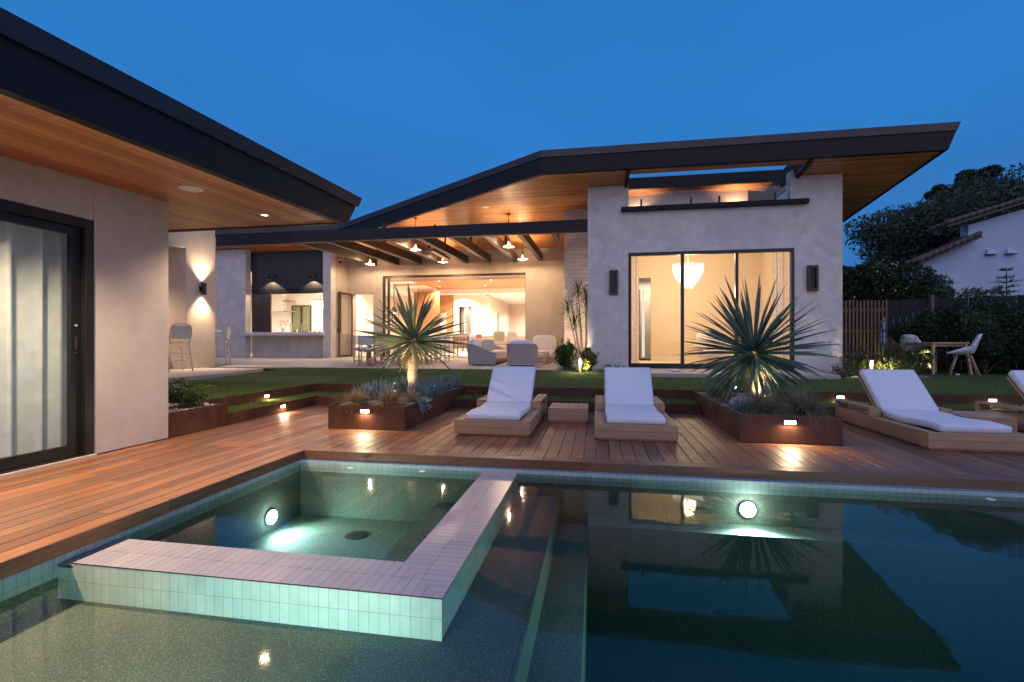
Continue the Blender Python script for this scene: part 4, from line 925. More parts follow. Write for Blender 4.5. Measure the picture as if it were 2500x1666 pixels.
for i, (x, y, z) in enumerate([(-7.6,22.6,4.02),(-5.0,22.6,4.02),(-3.1,22.6,4.02),(-8.3,24.8,4.02),(-5.8,24.8,4.02),(-3.4,24.8,4.02),(-7.6,26.42,3.76),(-5.0,26.42,3.76),(-3.2,26.42,3.76),(-4.2,29.0,3.70),(-4.2,31.8,3.70),(-7.4,27.9,3.4),(-11.6,21.0,3.80),(-11.6,24.0,3.80)]):
    nm = ['front row left','front row middle','front row right','middle row left','middle row centre','middle row right','on the white bulkhead left','on the white bulkhead middle','on the white bulkhead right','in the hallway, nearer','in the hallway, farther','in the small back room','over the dining side, nearer','over the dining side, farther'][i]
    down_light(x, y, z, [230,230,230,225,225,225,80,80,80,170,170,25,230,230][i], 'lit recessed light in the living room ceiling, '+nm, 'recessed lights in the living room', (1,.82,.64), 150, .06)
down_light(-9.35, 19.4, 3.79, 110, 'unseen recessed light added to brighten the hall inside the glass side door', 'recessed lights in the living room', (1,.84,.66), 140, .06)  # added lamp, whitens the view through the side door
speaker(-8.05, 22.3, 4.019, 'dark round speaker in the living room timber ceiling', .12, 'bronze_metal')
ln = thing('lantern', 'tall glass lantern with a dark roof hanging in the living room', 'pendant lamp', (-9.66, 22, 2.5))
b = MB(); b.tube([(-9.66,22,2.75),(-9.66,22,3.8)], .02, 8); b.lathe((-9.66,22,2.52), [(.23,0),(.2,.02),(.08,.22),(.03,.26)], 4); mesh_obj('roof', b, M['bronze_metal'], ln)
b = MB()
for sx in (-1,1):
    for sy in (-1,1): b.box(-9.66+sx*.17-.012, -9.66+sx*.17+.012, 22+sy*.17-.012, 22+sy*.17+.012, 1.7, 2.52)
b.box(-9.85,-9.47,21.81,22.19,1.67,1.70); mesh_obj('frame', b, M['bronze_metal'], ln)
b = MB(); b.lathe((-9.66,22,2.44), [(0,0),(.15,0)], 4); mesh_obj('bulb', b, E_['disc'], ln)
# kitchen
b = MB(); b.box(-17.5, -10.6, 22, 22.2, FZ, 4.0); b.box(-17.5, -17.3, 17.6, 22, FZ, 4.0); b.box(-10.6, -10.4, 19.5, 22.2, FZ, 3.9); mesh_obj('kitchen_inner_wall', b, M['int_white'], hs)
b = MB(); b.box(-17.5, -10.4, KW+.62, 22.2, 3.9, 3.95); mesh_obj('kitchen_ceiling', b, M['int_white'], hs)
b = MB(); b.box(-16.9, -15.36, 21.6, 21.999, 2.59, 3.85); mesh_obj('wall_cabinet', b, M['lacquer'], hs, bevel=.006)
b = MB(); b.box(-15.359, -14.9, 21.65, 21.998, 3.06, 3.10); b.box(-15.359, -14.88, 21.65, 21.998, 2.55, 2.59); mesh_obj('shelf', b, M['teak_light'], hs)
b = MB(); b.box(-15.07, -14.02, 21.93, 21.996, 1.56, 1.6); b.box(-15.07,-14.02,21.93,21.996,2.84,2.88); b.box(-15.07,-15.03,21.93,21.996,1.6,2.84); b.box(-14.58,-14.50,21.93,21.996,1.6,2.84); b.box(-14.06,-14.02,21.93,21.996,1.6,2.84); kw2 = mesh_obj('kitchen_window', b, M['bronze_metal'], hs)
b = MB(); b.box(-15.03, -14.06, 21.97, 21.98, 1.6, 2.84); mesh_obj('pane', b, simple('dusk_pane', (.20,.22,.13), .2), kw2)
b = MB(); b.box(-17.2, -10.7, 21.4, 21.99, FZ, 1.36); b.box(-13.4, -10.9, 17.6, 18.2, FZ, 1.35); b.box(-9.6,-9.2,20.2,21.5,FZ,1.36); mesh_obj('base_cabinet', b, M['taupe'], hs)
b = MB(); b.box(-17.2, -10.7, 21.35, 21.99, 1.361, 1.40); b.box(-13.4, -10.9, 17.55, 18.25, 1.351, 1.40); mesh_obj('worktop', b, M['quartz'], hs)
fa = thing('faucet', 'tall chrome arched faucet behind the serving sill', 'faucet', (-11.75, 18.0, 1.4)); b = MB()
b.tube([(-11.85,17.9,1.4),(-11.85,17.9,1.75),(-11.82,17.9,1.83),(-11.75,17.9,1.86),(-11.67,17.9,1.83),(-11.64,17.9,1.75),(-11.64,17.9,1.68)], .014, 8); mesh_obj('spout', b, M['wicker_frame'], fa, smooth=True)
ki = thing('cylinder_pendant', 'bright ribbed glass cylinder lamp hanging in the kitchen', 'pendant lamp', (-12.2, 19.8, 2.75))
b = MB(); b.tube([(-12.2,19.8,3.0),(-12.2,19.8,3.9)], .008, 6); b.tube([(-12.55,19.8,2.94),(-11.85,19.8,2.94)], .03, 10); b.tube([(-12.55,19.8,2.60),(-11.85,19.8,2.60)], .02, 10); mesh_obj('frame', b, M['oak'], ki)
b = MB(); b.tube([(-12.53,19.8,2.77),(-11.87,19.8,2.77)], .13, 18); mesh_obj('glass_tube', b, E_['tube'], ki)
light('POINT', 'glow', ki, (-12.2, 19.8, 2.45), 40, (1,.80,.60), .15)
for i, (x, y) in enumerate([(-15.6,19.6),(-13.6,20.6),(-12.6,18.4),(-14.8,18.3)]):
    down_light(x, y, 3.9, 50, 'recessed light in the kitchen ceiling, '+['far left','over the window','by the door','near the serving window'][i], 'recessed lights in the kitchen', (1,.84,.66), 140, .06)
po = thing('poinsettia', 'pot of red flowers in the corner of the serving window', 'flowers', (-12.45, 17.6, 1.44)); b = MB()
for i in range(46):
    a = rng.uniform(0,6.3); q = rng.uniform(.02,.2); c = Vector((-12.45+q*math.cos(a), 17.6+q*math.sin(a)*.6, 1.78+rng.uniform(-.06,.16)))
    b.blade(c, (math.cos(a),math.sin(a),rng.uniform(-.3,.5)), .10, .05, .6, 3)
mesh_obj('petals', b, M['red'], po); b = MB(); b.lathe((-12.45,17.6,1.44), [(.07,0),(.10,.2)], 14); mesh_obj('pot', b, M['lacquer'], po)
b = MB(); b.box(-12.15, -12.13, 17.58, 17.7, 1.441, 1.82); b2 = single('cutting_board', b, M['teak_light'], 'thin cutting board leaning by the red flowers', 'cutting board')
for i, (x, h, r) in enumerate([(-11.95,.20,.035),(-11.45,.13,.04),(-11.2,.16,.03),(-11.1,.22,.025),(-10.95,.15,.035)]):
    b = MB(); b.lathe((x,17.75,1.401), [(r,0),(r,h*.6),(r*.4,h*.8),(r*.4,h),(0,h)], 12)
    single('bottle', b, M[['lacquer','oak','taupe','white_paint','teak_light'][i]], ['white vase on the kitchen worktop','round brown jar beside the faucet','short dark bottle right of the faucet','tall white bottle near the right window edge','light wooden jar at the right window edge'][i], 'bottle', 'things standing on the kitchen worktop', smooth=True)
# bedroom
b = MB(); b.box(.2, .3, YF+.31, 17.5, .40, 4.2); b.box(5.45, 5.55, YF+.31, 17.5, .40, 4.2); b.box(.3, 1.42, 17.4, 17.5, .40, 4.2); b.box(1.42, 1.84, 17.4, 17.5, 3.30, 4.2); b.box(1.84, 5.45, 17.4, 17.5, .40, 4.2)
mesh_obj('bedroom_wall', b, M['int_yellow'], hs)
b = MB(); b.box(.2, 5.55, YF+.31, 17.5, 4.2, 4.25); mesh_obj('bedroom_ceiling', b, M['int_yellow'], hs)
b = MB(); b.box(.3, 5.45, YF+.3, 17.4, .40, .42); mesh_obj('bedroom_floor', b, M['int_yellow'], hs)
b = MB(); b.box(1.0, 2.2, 19.5, 19.6, .4, 4.0); b.box(1.30, 1.34, 17.51, 18.6, .4, 3.4); mesh_obj('closet_wall', b, M['int_white'], hs)
b = MB(); b.box(1.845, 5.44, 17.385, 17.399, .42, .56); mesh_obj('skirting', b, M['int_white'], hs)
b = MB(); b.box(1.45, 1.56, 18.3, 18.36, .45, 3.0); single('open_closet', b, M['oak'], 'dark open door in the bedroom doorway', 'door')
down_light(1.9, 18.6, 3.9, 70, 'unseen ceiling light added to brighten the room beyond the bedroom doorway', 'light beyond the bedroom')  # unseen lamp added so the doorway does not read dark
b = MB(); b.box(1.64, 1.74, 18.6, 18.62, .5, 3.0); single('glow_strip', b, E_['screen'], 'glowing bar standing in for the strip of light in the bedroom doorway', 'glowing strip')
ch = thing('chandelier', 'large tiered glass chandelier glowing behind the bedroom window', 'chandelier', (2.68, 15.2, 3.0))
b = MB()
for k in range(8):
    r = .405*(1-(k/8.6)**1.5)+.02; zt_ = 3.36-k*.075; m = max(6, int(r*90))
    for i in range(m):
        a = 2*math.pi*i/m + k*.3; h = .13+rng.uniform(0,.04); x, y = 2.68+r*math.cos(a), 15.2+r*math.sin(a)
        b.box(x-.011, x+.011, y-.011, y+.011, zt_-h, zt_+rng.uniform(0,.05))
mesh_obj('crystals', b, E_['chand'], ch)
b = MB(); b.tube([(2.68,15.2,3.3),(2.68,15.2,4.19)], .012, 8); b.lathe((2.68,15.2,3.30), [(0,.0),(.36,.0),(.36,.02),(0,.02)], 24); mesh_obj('frame', b, M['teak_light'], ch)
light('POINT', 'glow', ch, (2.68,15.2,2.5), 36, (1,.72,.42), .25); light('POINT', 'glow', ch, (2.68,15.2,3.6), 16, (1,.72,.42), .2)
for x0, x1, lab in ((.93, 1.10, 'gathered sheer curtain at the left side of the bedroom window'), (4.42, 4.86, 'gathered sheer curtain at the right side of the bedroom window')):
    cu = MB(); n = 60; prev = None
    for i in range(n+1):
        x = x0+(x1-x0)*i/n; y = YF+.42+.010*math.sin(x*80)+.008*math.sin(x*37)
        if prev: cu.quad((prev[0],prev[1],.45),(x,y,.45),(x,y,4.1),(prev[0],prev[1],4.1))
        prev = (x, y)
    single('curtain', cu, M['sheer'], lab, 'curtain', smooth=True)
ac = thing('bedroom_chair', 'cream upholstered armchair inside the bedroom', 'armchair', (3.4, 15.6, .42)); b = MB()
b.pillow((3.5,15.7,.72), .45,.4,.16, 8, .4); mesh_obj('seat', b, M['cushion_warm'], ac, smooth=True); b = MB(); b.pillow((3.5,16.0,1.05), .47,.13,.36, 8, .5); mesh_obj('backrest', b, M['cushion_warm'], ac, smooth=True)
b = MB(); b.pillow((3.05,15.7,.88), .1,.38,.16, 8, .5); b.pillow((3.95,15.7,.88), .1,.38,.16, 8, .5); mesh_obj('armrest', b, M['cushion_warm'], ac, smooth=True)

# =================================================================== LOUNGERS
def lounger():
    t = thing('sun_lounger', '', 'sun lounger', (0,0,0), 'teak sun loungers with white cushions')
    b = MB(); b.box(.03, .86, .03, 1.90, 0, .022); mesh_obj('plinth', b, M['teak_X'], t)
    b = MB()
    b.box(.0, .89, 0, .03, .024, .102); b.box(0, .89, 0, .03, .1035, .182); mesh_obj('front_board', b, M['teak_X'], t, bevel=.003)
    for q in (0, .862):
        b = MB(); b.box(q, q+.028, .0305, 1.93, .024, .102); b.box(q, q+.028, .0305, 1.93, .1035, .180); mesh_obj('side_board', b, M['teak_Y'], t, bevel=.003)
    b = MB(); b.box(.0285, .8615, 1.902, 1.93, .024, .18); mesh_obj('rear_board', b, M['teak_X'], t, bevel=.003)
    b = MB(); b.box(.0285, .095, .031, 1.9, .155, .177); b.box(.0955, .125, .031, 1.9, .15, .172); b.box(.765, .795, .031, 1.9, .15, .172); b.box(.7955, .8615, .031, 1.9, .155, .177)
    for k in range(13): b.box(.127, .763, .04+k*.135, .04+k*.135+.115, .13, .148)
    mesh_obj('deck_slats', b, M['teak_Y'], t, bevel=.002)
    for q in (0, .76):
        b = MB(); b.box(q, q+.13, 1.07, 1.93, .258, .285); b.box(q, q+.13, 1.07, 1.10, .182, .2575); b.box(q, q+.13, 1.86, 1.93, .1825, .2575)
        mesh_obj('armrest', b, M['teak_Y'], t, bevel=.003)
    b = MB(); rows = []
    def pad(b, prof, x0, x1, th, nx=8):
        """cushion swept along prof (y,z centre line) with rounded edges"""
        base = len(b.v); m = len(prof); ring = 16
        for i, (y, z) in enumerate(prof):
            a = prof[max(i-1,0)]; c = prof[min(i+1,m-1)]; d_ = Vector((0, c[0]-a[0], c[1]-a[1])).normalized(); nn = Vector((0, -d_.z, d_.y))
            e_ = min(i, m-1-i); k = [.55,.88,1][min(e_, 2)]
            hw = (x1-x0)/2 - (0 if e_ > 1 else [.022,.006][e_])
            for j in range(ring):
                t_ = 2*math.pi*(j+.5)/ring; cx_ = math.copysign(abs(math.cos(t_))**.16, math.cos(t_)); sx_ = math.copysign(abs(math.sin(t_))**.38, math.sin(t_))
                b.v.append(tuple(Vector(((x0+x1)/2+cx_*hw, y, z)) + nn*(sx_*th/2*k)))
        for i in range(m-1):
            for j in range(ring): a = base+i*ring+j; c = base+i*ring+(j+1) % ring; b.f.append((a, c, c+ring, a+ring))
        b.f.append(tuple(base+j for j in reversed(range(ring)))); b.f.append(tuple(base+(m-1)*ring+j for j in range(ring)))
    pr_ = [(.045,.212),(.055,.214),(.075,.216)] + [(.075+.93*k/8,.216+.010*math.sin(k*.9)) for k in range(1,9)] + [(1.03,.216),(1.05,.214),(1.06,.212)]
    pad(b, pr_, .128, .768, .085); mesh_obj('seat_cushion', b, M['cushion'], t, smooth=True)
    b = MB(); y0_, z0_, y1_, z1_ = 1.085, .235, 1.575, .705; L = math.hypot(y1_-y0_, z1_-z0_)
    pr_ = [(y0_+(y1_-y0_)*q/L, z0_+(z1_-z0_)*q/L) for q in [0,.010,.03]+[.03+(L-.06)*k/7 for k in range(1,8)]+[L-.01,L]]
    pad(b, pr_, .130, .762, .085); bc = mesh_obj('back_cushion', b, M['cushion'], t, smooth=True)
    b = MB(); nq = Vector((0, -(z1_-z0_)/L, (y1_-y0_)/L))*.036; A = Vector((0,y0_,z0_)).lerp(Vector((0,y1_,z1_)),.04)+nq; B = Vector((0,y1_,z1_))-Vector((0,y1_-y0_,z1_-z0_))*.012+nq
    b.tube([A+Vector((.142,0,0)), B+Vector((.142,0,0)), B+Vector((.750,0,0)), A+Vector((.750,0,0))], .004, 6); mesh_obj('piping', b, M['cushion'], bc, smooth=True)
    b = MB(); nn = Vector((0, (z1_-z0_)/L, -(y1_-y0_)/L)); A = Vector((0,y0_,z0_))+nn*.055; B = Vector((0,y1_,z1_))+nn*.055 - Vector((0,.02,.03))
    for k in range(5): x_ = .17+k*.12; b.beam(A+Vector((x_,0,0)), B+Vector((x_,0,0)), .09, .022, up=nn)
    b.beam(A.lerp(B,.6)+Vector((.45,0,0))+nn*.02, Vector((.45,1.86,.15)), .05, .02); mesh_obj('back_frame', b, M['teak_Y'], t)
    b = MB(); b.tube([(-.001,.75,.115),(-.010,.75,.115)], .012, 10); mesh_obj('bolt', b, M['wicker_frame'], t)
    return t
L0 = lounger(); L0.location = (-1.645, 5.44, .003); L0['label'] = 'white-cushioned teak lounger just right of the left planter'
dup(L0, (-.03, 5.44, .003), 0, 'white-cushioned teak lounger in the middle, right of the small cube table')
dup(L0, (3.27, 5.50, .003), 0, 'white-cushioned teak lounger right of the big dark yucca')
dup(L0, (5.03, 5.60, .003), 0, 'white-cushioned teak lounger cut off by the right edge of the photo')
def cube_table(lab):
    t = thing('side_table', lab, 'side table', (0,0,0), 'low teak cube tables')
    b = MB(); b.box(.02, .51, .02, .55, 0, .025); mesh_obj('plinth', b, M['teak_X'], t)
    b = MB(); 
    for y in (0, .545): b.box(0, .53, y, y+.025, .027, .105); b.box(0, .53, y, y+.025, .1065, .183)
    for x in (0, .505): b.box(x, x+.025, .0255, .5445, .027, .105); b.box(x, x+.025, .0255, .5445, .1065, .183)
    mesh_obj('side_board', b, M['teak_X'], t, bevel=.003)
    b = MB()
    for k in range(4): b.box(.002+k*.132, .002+k*.132+.129, 0, .57, .184, .198)
    mesh_obj('top', b, M['teak_Y'], t, bevel=.003); return t
c0 = cube_table('small teak cube table between the two front-facing loungers'); c0.location = (-.65, 6.485, .003)
dup(c0, (4.30, 6.58, .003), 0, 'small teak cube table between the two right-hand loungers')

# =================================================================== PATIO FURNITURE
def rope_shell(b, pts, z0, z1f, n=60, flare=.12):
    """curved woven back following the plan points, leaning outwards"""
    pass
def arm_shell(t, path, z0, tops, lean, label=None):
    b = MB(); prev = None; N = len(path)
    cx_ = sum(p[0] for p in path)/N; cy_ = sum(p[1] for p in path)/N
    for i in range(N):
        x, y = path[i]; a = path[max(i-1,0)]; c = path[min(i+1,N-1)]; d_ = Vector((c[0]-a[0], c[1]-a[1], 0)).normalized(); n_ = Vector((d_.y, -d_.x, 0))
        if n_.dot(Vector((x-cx_, y-cy_, 0))) < 0: n_ = -n_
        zt_ = tops[i]; p0 = Vector((x,y,z0)); p1 = Vector((x,y,zt_))+n_*lean*(zt_-z0)
        if prev:
            b.quad(prev[0], p0, p1, prev[1]); q = -n_*.025; b.quad(p0+q, prev[0]+q, prev[1]+q, p1+q)
        prev = (p0, p1); 
        if i == 0: rim = []; low = []; mid = []
        rim.append(p1); low.append(p0); mid.append(p0.lerp(p1,.42)); 
    mesh_obj('woven_shell', b, M['wicker'], t, smooth=True)
    b = MB(); b.tube(rim, .018, 8); b.tube(low, .014, 8); b.tube(mid, .006, 6); b.tube([low[0], rim[0]], .018, 8); b.tube([low[-1], rim[-1]], .018, 8)
    mesh_obj('frame', b, M['wicker_frame'], t, smooth=True)
def arcpath(x0, x1, y0, y1, r, n=6):
    """U shape open towards +y"""
    P = [(x0, y1), (x0, y0+r)] + [(x0+r-r*math.cos(k*math.pi/2/n), y0+r-r*math.sin(k*math.pi/2/n)) for k in range(1, n+1)]
    P += [(x1-r+r*math.sin(k*math.pi/2/n), y0+r-r*math.cos(k*math.pi/2/n)) for k in range(0, n+1)] + [(x1, y0+r), (x1, y1)]
    out = []
    for a, c in zip(P[:-1], P[1:]):
        m = max(1, int(math.hypot(c[0]-a[0], c[1]-a[1])/.08))
        out += [(a[0]+(c[0]-a[0])*k/m, a[1]+(c[1]-a[1])*k/m) for k in range(m)]
    return out+[P[-1]]
zf_ = .413
ar = thing('woven_armchair', 'grey woven swivel armchair seen from behind, with a blue-white cushion', 'armchair', (-2.04, 13.1, zf_))
pa = arcpath(-2.42, -1.66, 12.76, 13.5, .22); arm_shell(ar, pa, zf_+.05, [zf_+.60-.10*max(0, (y-12.95)/.55) for x, y in pa], .03)
b = MB(); b.lathe((-2.04,13.12,zf_), [(0,.0),(.32,.0),(.32,.05),(0,.05)], 26); mesh_obj('base', b, M['bronze_metal'], ar)
b = MB(); b.pillow((-2.04,13.2,zf_+.28), .36,.40,.12, 10, .35); mesh_obj('seat_cushion', b, M['cushion'], ar, smooth=True)
b = MB(); b.pillow((-2.04,12.93,zf_+.50), .33,.09,.215, 10, .35, Matrix.Rotation(R(8),3,'X')); mesh_obj('back_cushion', b, M['cushion'], ar, smooth=True)
so = thing('woven_sofa', 'long grey woven sofa with pillows, side-on on the patio', 'sofa', (-3.3, 14.4, zf_))
def rotp(P, c, a): return [(c[0]+(x-c[0])*math.cos(a)-(y-c[1])*math.sin(a), c[1]+(x-c[0])*math.sin(a)+(y-c[1])*math.cos(a)) for x, y in P]
pa = rotp(arcpath(-1.25, 1.25, 0, .82, .14), (0,0), R(-90)); pa = [(x-3.62, y+14.5) for x, y in pa]
tp = [zf_+.60-.24*max(0, min(1, (x+3.62-.10)/.62))**1.2 for x, y in pa]
arm_shell(so, pa, zf_+.04, tp, .10)
b = MB(); b.box(-3.55, -2.86, 13.30, 15.70, zf_+.06, zf_+.15); mesh_obj('base', b, M['taupe'], so)
b = MB(); b.box(-3.57, -2.82, 13.29, 15.71, zf_+.151, zf_+.40); mesh_obj('seat_cushion', b, M['cushion_warm'], so, bevel=.05)
for k, (y, m_, w_) in enumerate([(13.75,'cushion',.30),(14.0,'cushion_warm',.27),(14.5,'cushion',.36),(15.2,'cushion_warm',.36)]):
    b = MB(); b.pillow((-3.52+.05*(k%2), y, zf_+.57), .09, w_, .20, 10, .4, Matrix.Rotation(R(-14),3,'Y')); o = single('pillow', b, M[m_], 'sofa pillow '+['at the near end of the woven sofa, white','second from the near end, cream','tall white in the middle of the woven sofa','at the far end of the woven sofa, cream'][k], 'pillow', 'pillows on the woven sofa', smooth=True)
b = MB(); b.pillow((-3.13,13.72,zf_+.56), .20,.07,.17, 10, .4, Matrix.Rotation(R(20),3,'Z')); single('pillow', b, M['cushion_tan'], 'beige pillow lying in front of the sofa pillows', 'pillow', smooth=True)
c2 = thing('patio_armchair', 'cream cushioned armchair facing the sofa by the patio wall', 'armchair', (-1.75, 15.6, .43)); b = MB()
b.pillow((-1.72,15.55,.66), .42,.40,.15, 10, .3); mesh_obj('seat_cushion', b, M['cushion_warm'], c2, smooth=True); b = MB(); b.pillow((-1.72,15.95,1.02), .40,.10,.27, 10, .35, Matrix.Rotation(R(-10),3,'X')); mesh_obj('back_cushion', b, M['cushion_warm'], c2, smooth=True)
b = MB(); b.box(-2.12, -1.30, 15.17, 15.95, .50, .55)
for x, y in ((-2.09,15.2),(-1.33,15.2),(-2.09,15.95),(-1.33,15.95)): b.beam((x,y,.43),(x+.05*(1 if x > -1.7 else 0),y+.12*(y > 15.5),1.18 if y > 15.5 else .55), .04, .03)
mesh_obj('frame', b, M['teak_light'], c2)
ct = thing('coffee_table', 'low slatted teak coffee table beside the woven armchair', 'coffee table', (-1.85, 14.3, .42)); b = MB()
for k in range(6): b.box(-2.16+k*.115, -2.16+k*.115+.10, 13.85, 14.9, .755, .78)
mesh_obj('top', b, M['teak_light'], ct)
for x in (-2.14, -1.52):
    for y in (13.87, 14.84): b = MB(); b.box(x, x+.045, y, y+.045, .42, .754); mesh_obj('leg', b, M['teak_light'], ct)
# dining set
dt = thing('dining_table', 'long timber dining table behind the paler yucca', 'dining table', (-6.0, 14.6, zf_)); b = MB()
for k in range(9): b.box(-6.5+k*.118, -6.5+k*.118+.113, 12.85, 16.3, 1.10, 1.145)
mesh_obj('top', b, M['oak'], dt)
for x in (-6.48, -5.58):
    for y in (12.9, 16.1): b = MB(); b.box(x, x+.09, y, y+.09, zf_, 1.099); mesh_obj('leg', b, M['oak'], dt)
def dchair(lab):
    t = thing('dining_chair', lab, 'dining chair', (0,0,0), 'timber chairs round the dining table'); 
    for x in (-.24, .21):
        for y in (-.25, .22): b = MB(); b.box(x, x+.03, y, y+.03, 0, .42 if y < 0 else .85); mesh_obj('leg', b, M['oak'], t)
    b = MB(); b.box(-.25, .25, -.25, .25, .40, .425); mesh_obj('seat_frame', b, M['oak'], t)
    for y in (-.24, .22): b = MB(); b.box(-.24,.24,y,y+.02,.08,.11); mesh_obj('stretcher', b, M['oak'], t)
    b = MB(); b.pillow((0,0,.46), .24,.24,.045, 8, .3); mesh_obj('seat_cushion', b, M['cushion_warm'], t, smooth=True)
    b = MB(); b.box(-.24, .24, .225, .25, .58, .84); mesh_obj('backrest', b, M['quartz'], t, bevel=.008); return t
d0 = dchair('dining chair at the near end of the table, pale back towards the lawn'); d0.location = (-6.2, 12.55, zf_-.004); d0.rotation_euler = (0,0,R(180))
k = 0
for y in (13.5, 14.4, 15.3):
    for x, rz, sd_ in ((-6.85, R(90), 'left'), (-5.1, R(-90), 'right')):
        dup(d0, (x, y, .392+.0115*(y-11.76)+.004), rz, 'dining chair on the %s side of the table, %s' % (sd_, {13.5:'nearest',14.4:'middle',15.3:'farthest'}[y]))
# living room pieces
def slat_chair(x, y, lab, rz=0):
    t = thing('slat_chair', lab, 'armchair', (x, y, FZ), 'slat-backed timber armchairs in the living room'); P0 = [(-.33,-.3),(.30,-.3),(-.33,.3),(.30,.3)]
    for a, c in P0: b = MB(); b.box(x+a, x+a+.04, y+c, y+c+.04, FZ, FZ+(.82 if c < 0 else .55)); mesh_obj('leg', b, M['oak'], t)
    b = MB()
    for k in range(5): b.box(x-.29+k*.13, x-.29+k*.13+.055, y-.29, y-.275, FZ+.32, FZ+.8)
    for k in range(3): b.box(x-.29, x+.30, y-.274, y-.26, FZ+.36+k*.15, FZ+.41+k*.15)
    mesh_obj('backrest', b, M['oak'], t)
    b = MB(); b.pillow((x,y+.05,FZ+.42), .32,.30,.09, 8, .3); mesh_obj('seat_cushion', b, M['cushion_warm'], t, smooth=True)
    b = MB(); b.box(x-.31, x+.31, y-.25, y-.17, FZ+.6, FZ+.92); mesh_obj('back_cushion', b, M['cushion_warm'], t, bevel=.03)
slat_chair(-5.35, 18.9, 'slat-backed armchair just inside the wide opening, nearer'); slat_chair(-5.6, 22.0, 'slat-backed armchair deeper in the living room')
ls = thing('white_sofa', 'long white sofa with pillows inside the living room', 'sofa', (-6.9, 20.4, FZ)); b = MB(); b.box(-8.2, -6.0, 20.0, 21.0, FZ+.08, FZ+.42); mesh_obj('seat', b, M['cushion_warm'], ls, bevel=.05)
b = MB(); b.box(-8.2, -6.0, 20.0, 20.25, FZ+.421, FZ+.78); mesh_obj('backrest', b, M['cushion_warm'], ls, bevel=.05)
for k in range(5): b = MB(); b.pillow((-7.9+k*.42,20.42,FZ+.72), .24,.09,.24, 8, .4); single('pillow', b, M['cushion_warm'], 'cream pillow on the long white indoor sofa, '+['at its left end','second from the left','in its middle','second from the right','at its right end'][k], 'pillow', 'pillows on the indoor sofa', smooth=True)
l2 = thing('white_sofa', 'white sofa in the middle of the wide opening', 'sofa', (-4.0, 20.0, FZ)); b = MB(); b.box(-4.9, -3.0, 19.6, 20.5, FZ+.08, FZ+.45); mesh_obj('seat', b, M['cushion_warm'], l2, bevel=.05)
b = MB(); b.box(-4.9, -3.0, 20.3, 20.5, FZ+.451, FZ+.85); mesh_obj('backrest', b, M['cushion_warm'], l2, bevel=.05)
b = MB(); b.pillow((-4.05,19.85,1.30), .25,.10,.22, 10, .4); single('pillow', b, M['cushion_tan'], 'pale green square pillow on the indoor sofa', 'pillow', smooth=True)
b = MB(); b.pillow((-3.5,20.0,1.28), .22,.10,.20, 10, .4); single('pillow', b, M['cushion_warm'], 'cream pillow right of the pale green one', 'pillow', smooth=True)
pk = thing('pumpkin', 'orange pumpkin on the indoor table', 'pumpkin', (-4.75, 19.3, 1.2)); b = MB()
for k in range(9):
    a = k*2*math.pi/9; b.pillow((-4.78+.07*math.cos(a),19.3+.07*math.sin(a),1.27), .065,.065,.11, 8, 1)
mesh_obj('body', b, M['pumpkin'], pk, smooth=True); b = MB(); b.tube([(-4.78,19.3,1.36),(-4.76,19.3,1.42)], .012, 6); mesh_obj('stem', b, M['bark'], pk)
tb = thing('console_table', 'light table inside the opening holding the pumpkin', 'table', (-4.7, 19.3, FZ)); b = MB(); b.box(-5.1, -4.2, 19.1, 19.5, 1.12, 1.16); mesh_obj('top', b, M['lacquer'], tb)
for x in (-5.08,-4.26): b = MB(); b.box(x, x+.05, 19.12, 19.48, FZ, 1.119); mesh_obj('leg', b, M['lacquer'], tb)
pv = thing('olive_sprig', 'green leafy sprig beside the pumpkin', 'plant', (-4.45, 19.3, 1.17)); b = MB()
for i in range(40):
    a = rng.uniform(0,6.3); q = rng.uniform(0,.3); b.blade((-4.4+q*math.cos(a),19.3+.3*q*math.sin(a),1.2+rng.uniform(0,.2)), (math.cos(a),.2,rng.uniform(-.2,.8)), .08, .025, .3, 2)
mesh_obj('leaves', b, M['shrub'], pv)
b = MB(); b.pillow((-2.42,14.2,.83), .06,.05,.045, 8, 1); single('pink_flower', b, M['red'], 'small pink flower pot on the patio coffee table', 'flowers', smooth=True)

